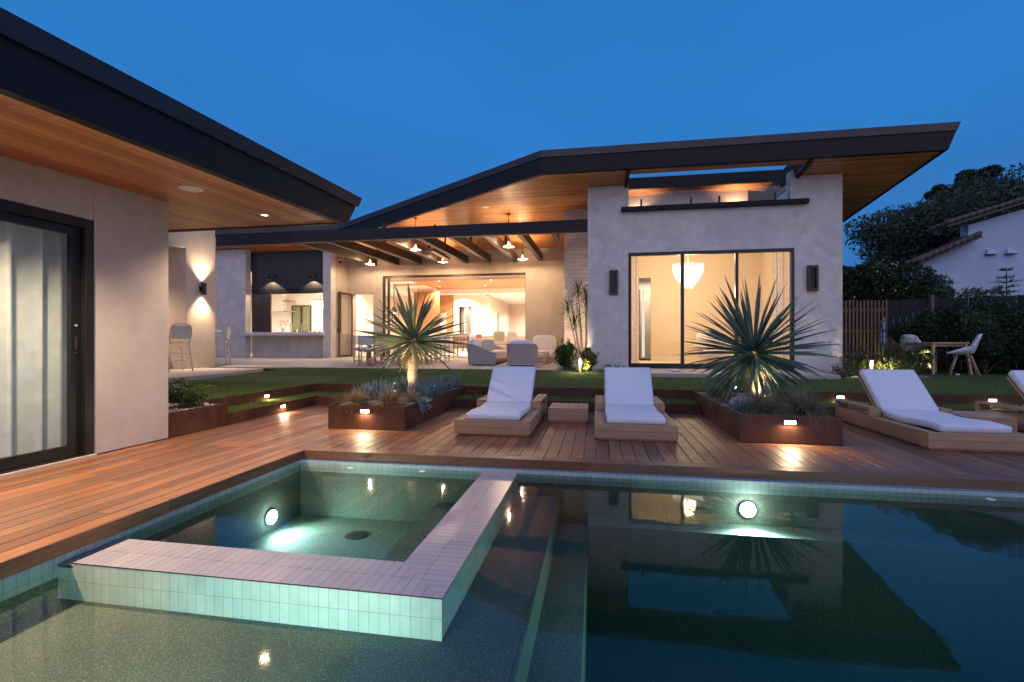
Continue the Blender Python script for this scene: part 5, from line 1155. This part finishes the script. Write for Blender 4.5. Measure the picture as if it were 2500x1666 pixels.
# =================================================================== PLANTS
def sph(a, el): return Vector((math.cos(a)*math.cos(el), math.sin(a)*math.cos(el), math.sin(el)))
def yucca(x, y, z0, zc_, rt, n, L, w, mat, lab, tilt=0, droop=.35, seed=1, lo=-1.05):
    t = thing('yucca', lab, 'yucca', (x, y, z0)); r_ = random.Random(seed)
    b = MB(); P = []; Rr = []; m = 14
    for i in range(m+1):
        q = i/m; P.append((x+tilt*q+.008*math.sin(q*9), y, z0-.03+(zc_-z0+.03)*q)); Rr.append(rt*(1.12-.28*q+.14*max(0, q-.55))*(1+.05*math.sin(q*60)))
    b.tube(P, Rr, 18); mesh_obj('trunk', b, M['yucca_trunk'], t, smooth=True)
    b = MB(); c = Vector((x+tilt, y, zc_))
    for i in range(n):
        u = (i+.5)/n; el = math.asin(max(-1, 1-(1-math.sin(lo)*.96)*u)) ; a = i*2.39996+r_.uniform(-.15,.15)
        el = max(lo-.1, min(1.5, el+r_.uniform(-.08,.08))); d_ = sph(a, el)
        l = L*r_.uniform(.82,1.06)*(1.0 if el > -.2 else .92); ww = w*r_.uniform(.85,1.15)
        dr_ = droop*(.15+.6*max(0, math.cos(el)))*r_.uniform(.2,1.5)*(1.5 if el < 0 else .6)*(2.6 if r_.random() < .06 else 1)
        b.blade(c+d_*rt*.7+Vector((0,0,.04*math.sin(el))), d_, l, ww, dr_, 7, .3, a, roll=r_.gauss(0, .75))
    mesh_obj('crown', b, mat, t); b = MB()
    for i in range(16):
        a = r_.uniform(0, 6.28); d_ = sph(a, r_.uniform(-.9,-.2)); b.blade(c+Vector((0,0,-.04-.10*r_.random()))+d_*rt*.8, d_, L*r_.uniform(.25,.5), w*.6, 1.6, 5, .5, a)
    mesh_obj('dead_leaves', b, M['sedge_red'], t); return t
yucca(-2.67, 6.72, .29, 1.10, .072, 96, .80, .056, M['yucca_var'], 'yucca with a pale trunk and yellow-edged leaves in the left planter', .02, .34, 3, -.62)
yucca(2.03, 6.85, .29, .93, .085, 175, .98, .047, M['yucca'], 'big dark yucca with stiff narrow leaves in the right planter', .01, .42, 5)
def tuft(x, y, z, n, L, mat, lab, name='ornamental_grass', cat='grass', w=.005, droop=1.5, up=.9, group='grass tufts in the planters'):
    b = MB(); 
    for i in range(n):
        a = rng.uniform(0, 6.283); el = rng.uniform(.25, up*1.57); q = rng.uniform(0, .05)
        b.blade((x+q*math.cos(a), y+q*math.sin(a), z), sph(a, el), L*rng.uniform(.6,1.1), w*rng.uniform(.7,1.3), droop*rng.uniform(.5,1.4), 4, .1, a)
    return single(name, b, mat, lab, cat, group)
tuft(-3.05, 5.80, .27, 700, .27, M['sedge_red'], 'green-brown grass tuft at the left front corner of the left planter')
tuft(-2.62, 5.84, .27, 760, .29, M['sedge_red'], 'reddish grass tuft by the front right corner of the left planter')
tuft(-2.50, 6.25, .27, 300, .24, M['sedge_red'], 'reddish grass tuft at the foot of the paler yucca')
tuft(1.84, 5.90, .27, 900, .36, M['sedge'], 'dark green grass tuft at the front left of the right planter')
tuft(2.28, 5.92, .27, 950, .38, M['sedge'], 'dark green grass tuft at the front right corner of the right planter')
tuft(2.10, 6.35, .27, 420, .30, M['sedge'], 'grass tuft between the front tufts and the dark yucca')
tuft(1.70, 7.55, .27, 420, .32, M['sedge'], 'grey-green grass tuft at the far left corner of the right planter')
tuft(2.30, 7.1, .27, 320, .34, M['sedge'], 'grass tuft behind the dark yucca')
tuft(1.72, 6.9, .27, 300, .26, M['sedge_red'], 'brownish grass left of the dark yucca trunk')
tuft(1.66, 6.10, .27, 90, .24, M['senecio'], 'small blue-grey tuft on the left edge of the right planter', w=.012, droop=.6)
tuft(2.10, 6.62, .30, 60, .17, M['senecio'], 'small pale aloe lit by a spotlight in front of the dark yucca', 'aloe', 'succulent', w=.02, droop=.4)
def chalk(xr, yr, n, lab):
    b = MB()
    for i in range(n):
        x = rng.uniform(*xr); y = rng.uniform(*yr); h = rng.uniform(.10,.24); 
        for k in range(5):
            a = rng.uniform(0,6.28); d_ = sph(a, rng.uniform(.75,1.5)); p = Vector((x,y,.27+rng.uniform(0,h*.5)))
            q = p+d_*h*.55; b.tube([p, p.lerp(q,.5)+Vector((0,0,.008)), q+Vector((0,0,.02)), q+d_*.025+Vector((0,0,.03))], [.004,.0065,.005,.001], 5, cap=False)
    return single('chalk_stick_succulent', b, M['senecio'], lab, 'succulent', 'blue chalk-stick clumps in the left planter')
chalk((-3.28,-2.85), (6.15,6.9), 130, 'blue-grey chalk-stick clump left of the pale yucca trunk'); chalk((-3.28,-2.8), (7.0,8.1), 110, 'blue-grey chalk-stick clump at the far left of the left planter')
chalk((-2.62,-2.37), (6.5,7.2), 110, 'blue-grey chalk-stick clump right of the pale yucca trunk'); chalk((-2.75,-2.36), (7.2,8.15), 130, 'blue-grey chalk-stick clump at the far right of the left planter')
b = MB()
for i in range(26):
    x = rng.uniform(-2.38,-2.27); y = rng.uniform(6.05,6.35); 
    for k in range(4):
        d_ = sph(rng.uniform(-1.2,1.2), rng.uniform(-1.2,.5)); p = Vector((x,y,.30+rng.uniform(-.12,.04))); b.tube([p, p+d_*.05, p+d_*.09], [.004,.006,.001], 5, cap=False)
single('chalk_stick_succulent', b, M['senecio'], 'blue-grey chalk-stick clump hanging over the right side of the left planter', 'succulent', 'blue chalk-stick clumps in the left planter')
def rock(c, s, lab, name='rock', m='rock'):
    b = MB(); b.pillow(c, *s, 10, .85); r_ = random.Random(int(c[0]*100))
    b.v = [tuple(Vector(c)+(Vector(v)-Vector(c))*(1+.13*math.sin(17*v[0]+3)*math.cos(13*v[1]+7*v[2])+.05*r_.uniform(-1,1))) for v in b.v]
    return single(name, b, M[m], lab, 'rock', smooth=True)
rock((1.80,6.42,.33), (.17,.17,.075), 'flat grey boulder at the left side of the right planter'); rock((2.28,7.35,.40), (.12,.1,.12), 'brownish boulder behind the dark yucca')
rock((-4.95,5.42,.285), (.05,.04,.025), 'small pale stone on the corner of the left planter'); rock((-2.85,6.45,.31), (.07,.06,.06), 'pale stone lit at the foot of the paler yucca')
def spot(x, y, z, tx, ty, tz, power, lab, bulb=True, col=WARM, ang=90):
    t = thing('garden_spotlight', lab, 'spotlight', (x, y, z), 'garden spotlights'); L = Vector((x,y,z)); D = (Vector((tx,ty,tz))-L).normalized()
    b = MB(); b.tube([L-D*.07, L], .022, 12); mesh_obj('housing', b, M['black_metal'], t); b = MB(); b.tube([(x,y,z-.16),tuple(L-D*.05)], .006, 6); mesh_obj('stake', b, M['black_metal'], t)
    b = MB(); b.tube([L+D*.001, L+D*.004], .019, 12); mesh_obj('lens', b, E_['disc'], t)
    light('SPOT', 'beam', t, L+D*.02, power, col, .02, target=(tx,ty,tz), spot=ang, blend=.6)
spot(-2.76, 6.30, .40, -2.66, 6.75, 1.0, 10, 'small spotlight hidden in the plants at the foot of the paler yucca'); spot(-2.30+-.12, 6.95, .42, -2.6, 6.75, 1.1, 7, 'second spotlight at the foot of the paler yucca')
spot(2.14, 6.50, .34, 2.10, 6.66, .55, 9, 'small spotlight lighting the pale aloe'); spot(1.93, 7.25, .44, 2.0, 6.95, .9, 14, 'bright round spotlight left of the dark yucca trunk'); spot(2.16, 6.62, .36, 2.05, 6.86, .75, 12, 'spotlight at the foot of the dark yucca shining up the trunk', ang=100)
b = MB(); b.pillow((1.93,7.235,.44), .022,.012,.022, 6, 1); single('spotlight_bulb', b, E_['step'], 'round glowing bulb of the spotlight left of the dark yucca trunk', 'bulb', smooth=True)

def leafblob(V, F, k0, n, c, rad, size, squash=.8, shell=.35, seed=0, rectify=True):
    r_ = np.random.default_rng(seed); d_ = r_.normal(size=(n,3)); d_ /= np.linalg.norm(d_, axis=1)[:,None]
    rr = (shell+(1-shell)*r_.random(n)**.5); P = d_*rr[:,None]*np.array(rad)+np.array(c)
    u = r_.normal(size=(n,3)); u /= np.linalg.norm(u, axis=1)[:,None]; v = np.cross(u, r_.normal(size=(n,3))); v /= np.linalg.norm(v, axis=1)[:,None]
    s = size*(.6+.8*r_.random(n))[:,None]; q = np.stack([P-u*s, P-v*s*.38, P+u*s, P+v*s*.38], 1); V.append(q.reshape(-1,3)); F.append(np.arange(4*n).reshape(-1,4)+k0); return k0+4*n
def bush(name, c, rad, n, size, mat, lab, cat, blobs=9, group=None, seed=1, stems=True, h0=None, trunk=None, limbs=0):
    t = thing(name, lab, cat, (c[0], c[1], h0 if h0 is not None else c[2]-rad[2]), group); r_ = random.Random(seed); V = []; F = []; k = 0; cs = []
    for i in range(blobs):
        d_ = Vector((r_.gauss(0,1), r_.gauss(0,1), r_.gauss(0,1))).normalized()*r_.uniform(.25,.8)
        cc = (c[0]+d_.x*rad[0], c[1]+d_.y*rad[1], c[2]+d_.z*rad[2]); s = r_.uniform(.28,.52)
        cs.append(cc); k = leafblob(V, F, k, n//blobs, cc, (rad[0]*s, rad[1]*s, rad[2]*s*.8), size, seed=seed*50+i)
    o = cloud('foliage' if trunk is None else 'crown', np.concatenate(V), np.concatenate(F), mat); par(o, t)
    b = MB(); base = (c[0], c[1], h0 if h0 is not None else c[2]-rad[2])
    if trunk:
        fork = Vector((c[0], c[1], c[2]-rad[2]*.55)); b.tube([base, fork], [trunk, trunk*.7], 10)
        for cc in cs: m_ = fork.lerp(Vector(cc), .5)+Vector((r_.uniform(-.1,.1)*rad[0], 0, -.08*rad[2])); b.tube([fork, m_, cc], [trunk*.45, trunk*.28, trunk*.08], 6)
        mesh_obj('trunk', b, M['bark'], t, smooth=True)
    elif stems:
        for cc in cs: b.tube([base, Vector(base).lerp(Vector(cc), .5)+Vector((0,0,.03)), cc], [.008,.006,.003], 5)
        mesh_obj('stem', b, M['bark'], t)
    return t
bush('shrub', (-5.03,5.18,.46), (.33,.30,.22), 5200, .017, M['shrub'], 'small round green shrub in the low planter by the white wall', 'shrub', 14, seed=4)
# spiky dracaena and leafy shrubs by the chimney
def upright(x, y, z, n, h, mat, lab, name='leafy_shrub', lw=.028, ll=.09, spread=.18, group=None):
    t = thing(name, lab, 'shrub', (x,y,z), group); b = MB(); s = MB()
    for i in range(int(n*1.8)):
        a = rng.uniform(0,6.28); q = spread*math.sqrt(rng.random()); hh = h*rng.uniform(.35,1.0)*(1-.45*q/spread); p0 = Vector((x+q*.25*math.cos(a), y+q*.25*math.sin(a), z)); p1 = Vector((x+q*1.5*math.cos(a), y+q*1.5*math.sin(a), z+hh))
        pm = p0.lerp(p1,.5)+Vector((rng.uniform(-.03,.03),rng.uniform(-.03,.03),.05*h)); s.tube([p0, pm, p1], [.006,.005,.002], 5)
        m = int(hh/.03)+2
        for k in range(m):
            f = .2+.8*k/m; p = p0.lerp(pm, f*2) if f < .5 else pm.lerp(p1, f*2-1); aa = k*2.4+a+rng.uniform(-.4,.4); b.blade(p, sph(aa, rng.uniform(.1,1.2)), ll*rng.uniform(.6,1.2), lw*rng.uniform(.8,1.2), .5, 3, .2, aa)
    mesh_obj('leaves', b, mat, t); mesh_obj('stem', s, M['bark'], t); return t
bush('leafy_shrub', (-.78,12.0,.72), (.30,.28,.34), 3200, .042, M['shrub'], 'tall dark leafy shrub at the left of the bollard light', 'shrub', 16, seed=11, h0=.36)
bush('leafy_shrub', (-.20,12.1,.66), (.22,.22,.30), 2000, .042, M['shrub_yel'], 'leafy shrub behind the bollard light, lit yellow from below', 'shrub', 12, seed=12, h0=.34)
upright(-.78, 12.0, .36, 16, 1.0, M['shrub'], 'sprays of leaves rising out of the dark shrub by the bollard', spread=.30, ll=.11, lw=.035)
upright(-.22, 12.1, .34, 8, .85, M['shrub_yel'], 'sprays of lit leaves rising behind the bollard light', spread=.24, ll=.11, lw=.035)
upright(-.62, 11.4, .35, 10, .28, M['pine_leaf'], 'small low plant on the gravel at the patio edge', spread=.12, ll=.05)
upright(.35, 11.9, .32, 22, .30, M['shrub'], 'low green plant in front of the house wall', spread=.3, ll=.06)
dc = thing('dracaena', 'slender spiky dracaena with several heads against the chimney', 'dracaena', (-.5, 13.6, .35)); s = MB(); b = MB()
for hx, hz, bx in ((-.80,1.95,-.5),(-.52,2.45,-.42),(-.30,2.25,-.36),(-.62,1.55,-.48),(-.22,1.95,-.35)):
    p0 = Vector((bx,13.6,.33)); p1 = Vector((hx,13.5,hz)); s.tube([p0, p0.lerp(p1,.5)+Vector((.03,0,0)), p1], [.022,.017,.012], 7)
    for i in range(42):
        a = i*2.4; el = 1.4-1.9*i/42; b.blade(p1, sph(a, el), rng.uniform(.36,.52), .030, .6, 4, .3, a)
mesh_obj('stem', s, M['bark'], dc); mesh_obj('leaves', b, M['shrub'], dc)
spot(-.55, 12.6, .42, -.5, 13.9, 1.7, 60, 'spotlight lighting the dracaena and the chimney', ang=75)
spot(-.25, 11.85, .38, -.45, 12.3, .9, 9, 'spotlight low in the shrub behind the bollard', ang=110, col=(1,.82,.42))
def bollard(x, y, z, h, lab):
    t = thing('bollard_light', lab, 'bollard light', (x,y,z), 'small bollard path lights'); b = MB(); b.box(x-.032, x+.032, y-.032, y+.032, z, z+h); mesh_obj('post', b, M['wicker_frame'], t, bevel=.004)
    b = MB(); b.box(x-.033, x+.033, y-.075, y+.033, z+h+.001, z+h+.016); mesh_obj('cap', b, M['wicker_frame'], t)
    b = MB(); b.box(x-.022, x+.022, y-.07, y-.034, z+h-.006, z+h-.001); mesh_obj('lens', b, E_['step'], t)
    light('SPOT', 'beam', t, (x, y-.055, z+h-.015), 10, (1,.80,.45), .02, target=(x, y-.16, z), spot=140, blend=.5)
bollard(-.39, 11.22, .335, .36, 'lit bollard light in the gravel near the chimney'); bollard(5.95, 11.9, .31, .36, 'lit bollard light among the plants at the right corner of the house')
# plants at the right corner
upright(5.45, 11.9, .31, 26, .42, M['pine_leaf'], 'soft grey-green plant at the right corner of the house wall', spread=.34, ll=.06, lw=.02)
upright(5.2, 11.55, .31, 12, .24, M['shrub_yel'], 'small yellow-green plant lit at the wall corner', spread=.18, ll=.07)
for i, (x, y, h, m_, lab) in enumerate([(6.15,12.9,.95,'pine_leaf','tall soft green plant before the slatted fence, left'),(6.6,13.1,1.15,'pine_leaf','tallest soft green plant before the slatted fence'),(7.05,13.0,1.05,'pine_leaf','soft green plant before the slatted fence, right'),(7.4,12.9,.95,'pine_leaf','soft green plant at the dark fence corner'),(5.85,12.3,.62,'shrub_yel','yellow-lit leafy plant left of the right bollard'),(6.35,12.1,.58,'shrub_yel','yellow-lit leafy plant right of the right bollard'),(6.75,12.25,.45,'shrub_yel','low yellow-lit plant by the right bollard')]):
    upright(x, y, .31, 20, h, M[m_], lab, spread=.30, ll=.10, lw=.016 if m_ == 'pine_leaf' else .03)
spot(6.2, 11.75, .34, 6.3, 12.3, .8, 9, 'spotlight among the yellow-lit plants at the right bollard', ang=120, col=(1,.85,.40))
spot(8.55, 14.3, .36, 8.6, 14.9, 1.0, 12, 'green-yellow uplight under the hedge behind the garden table', ang=120, col=(.95,1,.25))

# =================================================================== RIGHT GARDEN
sf_ = thing('slatted_fence', 'reddish vertical slat fence at the right corner of the house', 'fence', (7.0, 15.3, .3)); b = MB()
for i in range(24): b.box(5.87+i*.094, 5.87+i*.094+.045, 15.3, 15.33, .32, 2.26+.01*math.sin(i*5))
mesh_obj('slats', b, M['slat'], sf_); b = MB(); b.box(5.86, 8.08, 15.331, 15.37, .7, .78); b.box(5.86, 8.08, 15.331, 15.37, 1.35, 1.43); b.box(5.86, 8.08, 15.331, 15.37, 1.95, 2.03); mesh_obj('rail', b, M['slat'], sf_)
df = thing('board_fence', 'black timber board fence behind the hedge on the right', 'fence', (10, 14, .3)); b = MB(); fp = [(8.10,15.35),(9.5,14.95),(11.6,13.6),(14.5,11.2),(18,7)]
for (x0,y0),(x1,y1) in zip(fp[:-1], fp[1:]):
    n = int(math.hypot(x1-x0,y1-y0)/.145); d_ = Vector((x1-x0,y1-y0,0))/n
    for i in range(n):
        p = Vector((x0,y0,0))+d_*i; b.beam((p.x,p.y,1.28), (p.x+d_.x*.93,p.y+d_.y*.93,1.28), .022, 1.96)
for i in range(17): b.beam((5.9+i*.128,15.62,1.18), (5.9+i*.128+.12,15.62,1.18), .022, 1.72)  # extra black boards added behind the slats so their gaps read dark
mesh_obj('boards', b, M['dark_fence'], df)
for i,(x,y,h) in enumerate([(8.9,14.85,2.35),(9.75,14.5,2.42),(11.0,13.5,2.62),(12.6,12.2,2.75)]):
    b = MB(); b.box(x, x+.07, y, y+.07, .3, h); single('timber_stake', b, M['slat'], 'reddish stake rising from the hedge, %s' % ['leftmost','second from the left','third from the left','rightmost'][i], 'stake', 'stakes in the hedge')
for i, (x, y, z, rx, ry, rz_, n) in enumerate([(8.7,14.5,1.1,.75,.5,.85,7000),(9.7,14.0,1.25,.8,.6,1.0,8000),(10.7,13.2,1.2,.9,.7,1.05,8000),(11.7,12.1,1.35,.95,.8,1.2,9000),(12.6,10.8,1.3,1.0,.9,1.2,8000),(11.0,12.0,.8,.8,.6,.6,5000),(9.3,13.6,.7,.6,.4,.5,4000)]):
    bush('hedge_shrub', (x,y,z+.08), (rx*1.15,ry*1.1,rz_*1.12), int(n*1.3), .045, M['pine_leaf'] if i % 2 else M['dark_leaf'], 'feathery green hedge shrub, '+['leftmost, behind the left chair','second, above the garden table','third, by the right chair','fourth, tall near the right edge','at the far right edge','low one in front near the right edge','low one behind the garden table'][i], 'shrub', 16, 'hedge shrubs along the black fence', seed=20+i, h0=.3)
ot = bush('orange_tree', (8.9,18.2,2.7), (1.9,1.4,1.75), 26000, .075, M['dark_leaf'], 'dark orange tree full of small oranges behind the fence', 'orange tree', 22, seed=61, h0=0, trunk=.12)
b = MB(); r_ = random.Random(8)
for i in range(48):
    a = r_.uniform(0,6.28); el = r_.uniform(-.7,1.0); d_ = sph(a, el); 
    if d_.y > .3: d_.y = -d_.y
    c = Vector((8.9+d_.x*1.62, 18.2+d_.y*1.4, 2.65+d_.z*1.3)); q_ = r_.uniform(.028,.045); b.pillow(c, q_,q_,q_, 4, 1)
o = mesh_obj('oranges', b, M['orange'], ot, smooth=True); o['kind'] = 'stuff'
bush('garden_tree', (11.2,18.5,2.6), (1.0,.7,.75), 6000, .06, M['pine_leaf'], 'small grey-green tree between the orange tree and the white house', 'tree', 10, seed=71, h0=0, trunk=.06)
V_ = thing('conifer', 'young conifer with flat branches in front of the neighbouring white wall', 'conifer', (13.6, 19, 0)); b = MB(); s = MB(); s.tube([(13.6,19,0),(13.63,19,3.6)], [.05,.01], 7)
for k in range(9):
    z = 2.0+k*.18+rng.uniform(-.05,.05); L = .85*(1-k/10)*rng.uniform(.6,1.2)
    for j in range(6):
        a = j*1.05+k*.9+rng.uniform(-.4,.4); p0 = Vector((13.6,19,z)); d_ = sph(a,.15); s.tube([p0,p0+d_*L], [.012,.004], 4)
        for q in range(16): b.blade(p0+d_*L*(.2+.8*q/16), sph(a+rng.uniform(-1,1), rng.uniform(-.1,.9)), .13, .02, .2, 2)
mesh_obj('trunk', s, M['bark'], V_); mesh_obj('needles', b, M['pine_leaf'], V_)
big = bush('large_tree', (25.0,36,8.2), (8.6,4.5,3.6), 90000, .15, M['tree_leaf'], 'huge spreading dark tree behind the neighbouring house', 'tree', 60, seed=81, h0=0, trunk=.5)
bush('distant_tree', (28.0,42,12.9), (1.6,1.6,1.5), 5000, .14, M['dark_leaf'], 'small dark treetop poking above the huge tree', 'tree', 7, seed=83, h0=0, trunk=.3)
bush('distant_tree', (24.6,40,11.6), (1.2,1.2,1.0), 4000, .14, M['dark_leaf'], 'rounded dark treetop left of the highest treetop', 'tree', 6, seed=85, h0=0, trunk=.3)
# neighbouring house
nh = thing('neighbour_house', 'neighbouring house with a bluish white wall and clay tile roofs', 'house', (18, 27, 0)); Y = 26
b = MB(); b.prism([(15.0,Y,0),(40,Y,0),(40,Y+8,0),(15.0,Y+8,0)], [(15.0,Y,4.55),(15.01,Y,4.56),(15.01,Y+8,4.56),(15.0,Y+8,4.55)])
b.v = b.v[:0]; b.f = []
b.prism([(15.02,Y,0),(17.1,Y,0),(17.1,Y,5.72),(15.02,Y,4.70)], [(15.4,Y+.8,0),(17.1,Y+.8,0),(17.1,Y+.8,5.72),(15.4,Y+.8,4.9)])
b.prism([(17.101,Y,0),(36,Y,0),(36,Y,12.0),(17.101,Y,6.52)], [(17.3,Y+.8,0),(36,Y+.8,0),(36,Y+.8,12.0),(17.3,Y+.8,6.6)])
mesh_obj('wall', b, M['plaster_wall'], nh)
def troof(p0, p1, lab):
    A = Vector(p0); B = Vector(p1); b = MB(); d_ = (B-A); L = d_.length; d_.normalize(); n_ = Vector((-d_.z,0,d_.x)); m = int(L/.30)
    b.prism([A, B, B-n_*.16, A-n_*.16], [A+Vector((0,1.3,0)), B+Vector((0,1.3,0)), B-n_*.16+Vector((0,1.3,0)), A-n_*.16+Vector((0,1.3,0))])
    r_ = mesh_obj('roof', b, M['bronze_metal'], nh); c = MB()
    for i in range(m):
        s_ = A+d_*(i*L/m)+n_*.03; c.tube([s_, s_+d_*(L/m)*1.05+n_*.04], [.115,.10], 10)
        for q in range(1, 4): c.tube([s_+Vector((0,q*.36,-.01)), s_+d_*(L/m)*1.03+n_*.03+Vector((0,q*.36,-.01))], [.10,.085], 6)
    mesh_obj('tiles', c, M['clay'], r_, smooth=True)
troof((14.7,Y-.55,4.78), (17.25,Y-.55,5.98), ''); troof((15.85,Y-.6,6.50), (30,Y-.6,10.9), '')
for i,x in enumerate((17.95, 18.75)):
    t = thing('wall_vent', ['left','right'][i]+' small hooded vent on the neighbouring white wall', 'vent', (x,Y,5.2), 'vents on the neighbouring wall'); b = MB()
    b.prism([(x-.2,Y-.2,5.12),(x+.2,Y-.2,5.12),(x+.2,Y-.001,5.12),(x-.2,Y-.001,5.12)], [(x-.1,Y-.06,5.38),(x+.1,Y-.06,5.38),(x+.1,Y-.001,5.38),(x-.1,Y-.001,5.38)]); mesh_obj('hood', b, M['plaster_wall'], t)
    b = MB(); b.box(x-.22, x+.22, Y-.22, Y-.002, 5.10, 5.119); mesh_obj('lip', b, M['dark_fence'], t)
# shell chairs and table on the lawn
def shell_chair(lab):
    t = thing('shell_chair', lab, 'chair', (0,0,0), 'white shell chairs on the lawn'); b = MB(); nu, nv = 13, 12
    for i in range(nv+1):
        v = i/nv
        if v < .5: q = v/.5; y = .23-.40*q; z = .44-.03*math.sin(q*math.pi)+.0; wv = .23
        else: q = (v-.5)/.5; y = -.17-.13*q; z = .44+.40*q**1.1; wv = .235-.06*q**3
        for j in range(nu):
            u = -1+2*j/(nu-1); lift = (.16 if v < .75 else .16*(1-(v-.75)/.25*1.0))*abs(u)**3*(math.sin(min(1, v/.5)*math.pi/2))
            yy = y+(.07*abs(u)**2 if v > .5 else 0); b.v.append((wv*u*(1-.0*lift), yy, z+(lift if v < .62 else 0)+(-.05*abs(u)**4 if v > .85 else 0)))
    for i in range(nv):
        for j in range(nu-1): a = i*nu+j; b.f.append((a, a+1, a+nu+1, a+nu))
    sh = mesh_obj('shell', b, M['chair_shell'], t, smooth=True); m = sh.modifiers.new('thick', 'SOLIDIFY'); m.thickness = .012
    for sx in (-1,1):
        for sy in (-1,1): b = MB(); b.tube([(sx*.10,sy*.10-.02,.41),(sx*.23,sy*.22-.02,0)], [.013,.010], 8); mesh_obj('leg', b, M['teak_light'], t, smooth=True)
    b = MB()
    for sx in (-1,1): b.tube([(sx*.165,-.18,.2),(sx*.10,.10,.38)], .004, 5); b.tube([(sx*.165,.14,.2),(sx*.10,-.12,.38)], .004, 5)
    b.tube([(-.165,-.18,.2),(.10,-.12,.38)], .004, 5); b.tube([(.165,-.18,.2),(-.10,-.12,.38)], .004, 5); mesh_obj('brace', b, M['black_metal'], t); t.scale = (1.15,)*3; return t
q0 = shell_chair('white shell chair right of the garden table, nearest the hedge edge'); q0.location = (8.33, 12.85, .302); q0.rotation_euler = (0,0,R(62))
dup(q0, (8.30, 14.45, .302), R(-62), 'white shell chair left of the garden table, farther away')
gt = thing('garden_table', 'small light timber table on the lawn between two white shell chairs', 'table', (8.15, 13.6, .3)); a_ = R(12)
def tp_(x, y): return (8.22+x*math.cos(a_)-y*math.sin(a_), 13.62+x*math.sin(a_)+y*math.cos(a_))
b = MB(); c4 = [tp_(*p) for p in ((-.45,-.45),(.45,-.45),(.45,.45),(-.45,.45))]; b.prism([(x,y,1.04) for x,y in c4], [(x,y,1.07) for x,y in c4]); mesh_obj('top', b, M['teak_light'], gt)
b = MB(); c4 = [tp_(*p) for p in ((-.38,-.38),(.38,-.38),(.38,.38),(-.38,.38))]; b.prism([(x,y,.97) for x,y in c4], [(x,y,1.039) for x,y in c4]); mesh_obj('apron', b, M['teak_light'], gt)
for sx in (-1,1):
    for sy in (-1,1):
        x,y = tp_(sx*.40,sy*.40); x2,y2 = tp_(sx*.47,sy*.47); b = MB(); b.beam((x,y,1.03),(x2,y2,.302), .065,.045, up=(1,0,0)); mesh_obj('leg', b, M['teak_light'], gt)
b = MB(); b.pillow((8.3,12.95,.315), .05,.04,.018, 6, 1); single('white_stone', b, M['white_paint'], 'small white object on the grass under the garden table', 'stone', smooth=True)
b = MB(); b.pillow((1.78,11.75,.415), .13,.07,.018, 8, 1); b.tube([(1.6,11.8,.41),(1.65,11.85,.43),(1.75,11.86,.42),(1.9,11.8,.415)], .012, 6); single('towel', b, M['white_paint'], 'small crumpled white cloth on the concrete step below the bedroom window', 'cloth', smooth=True)
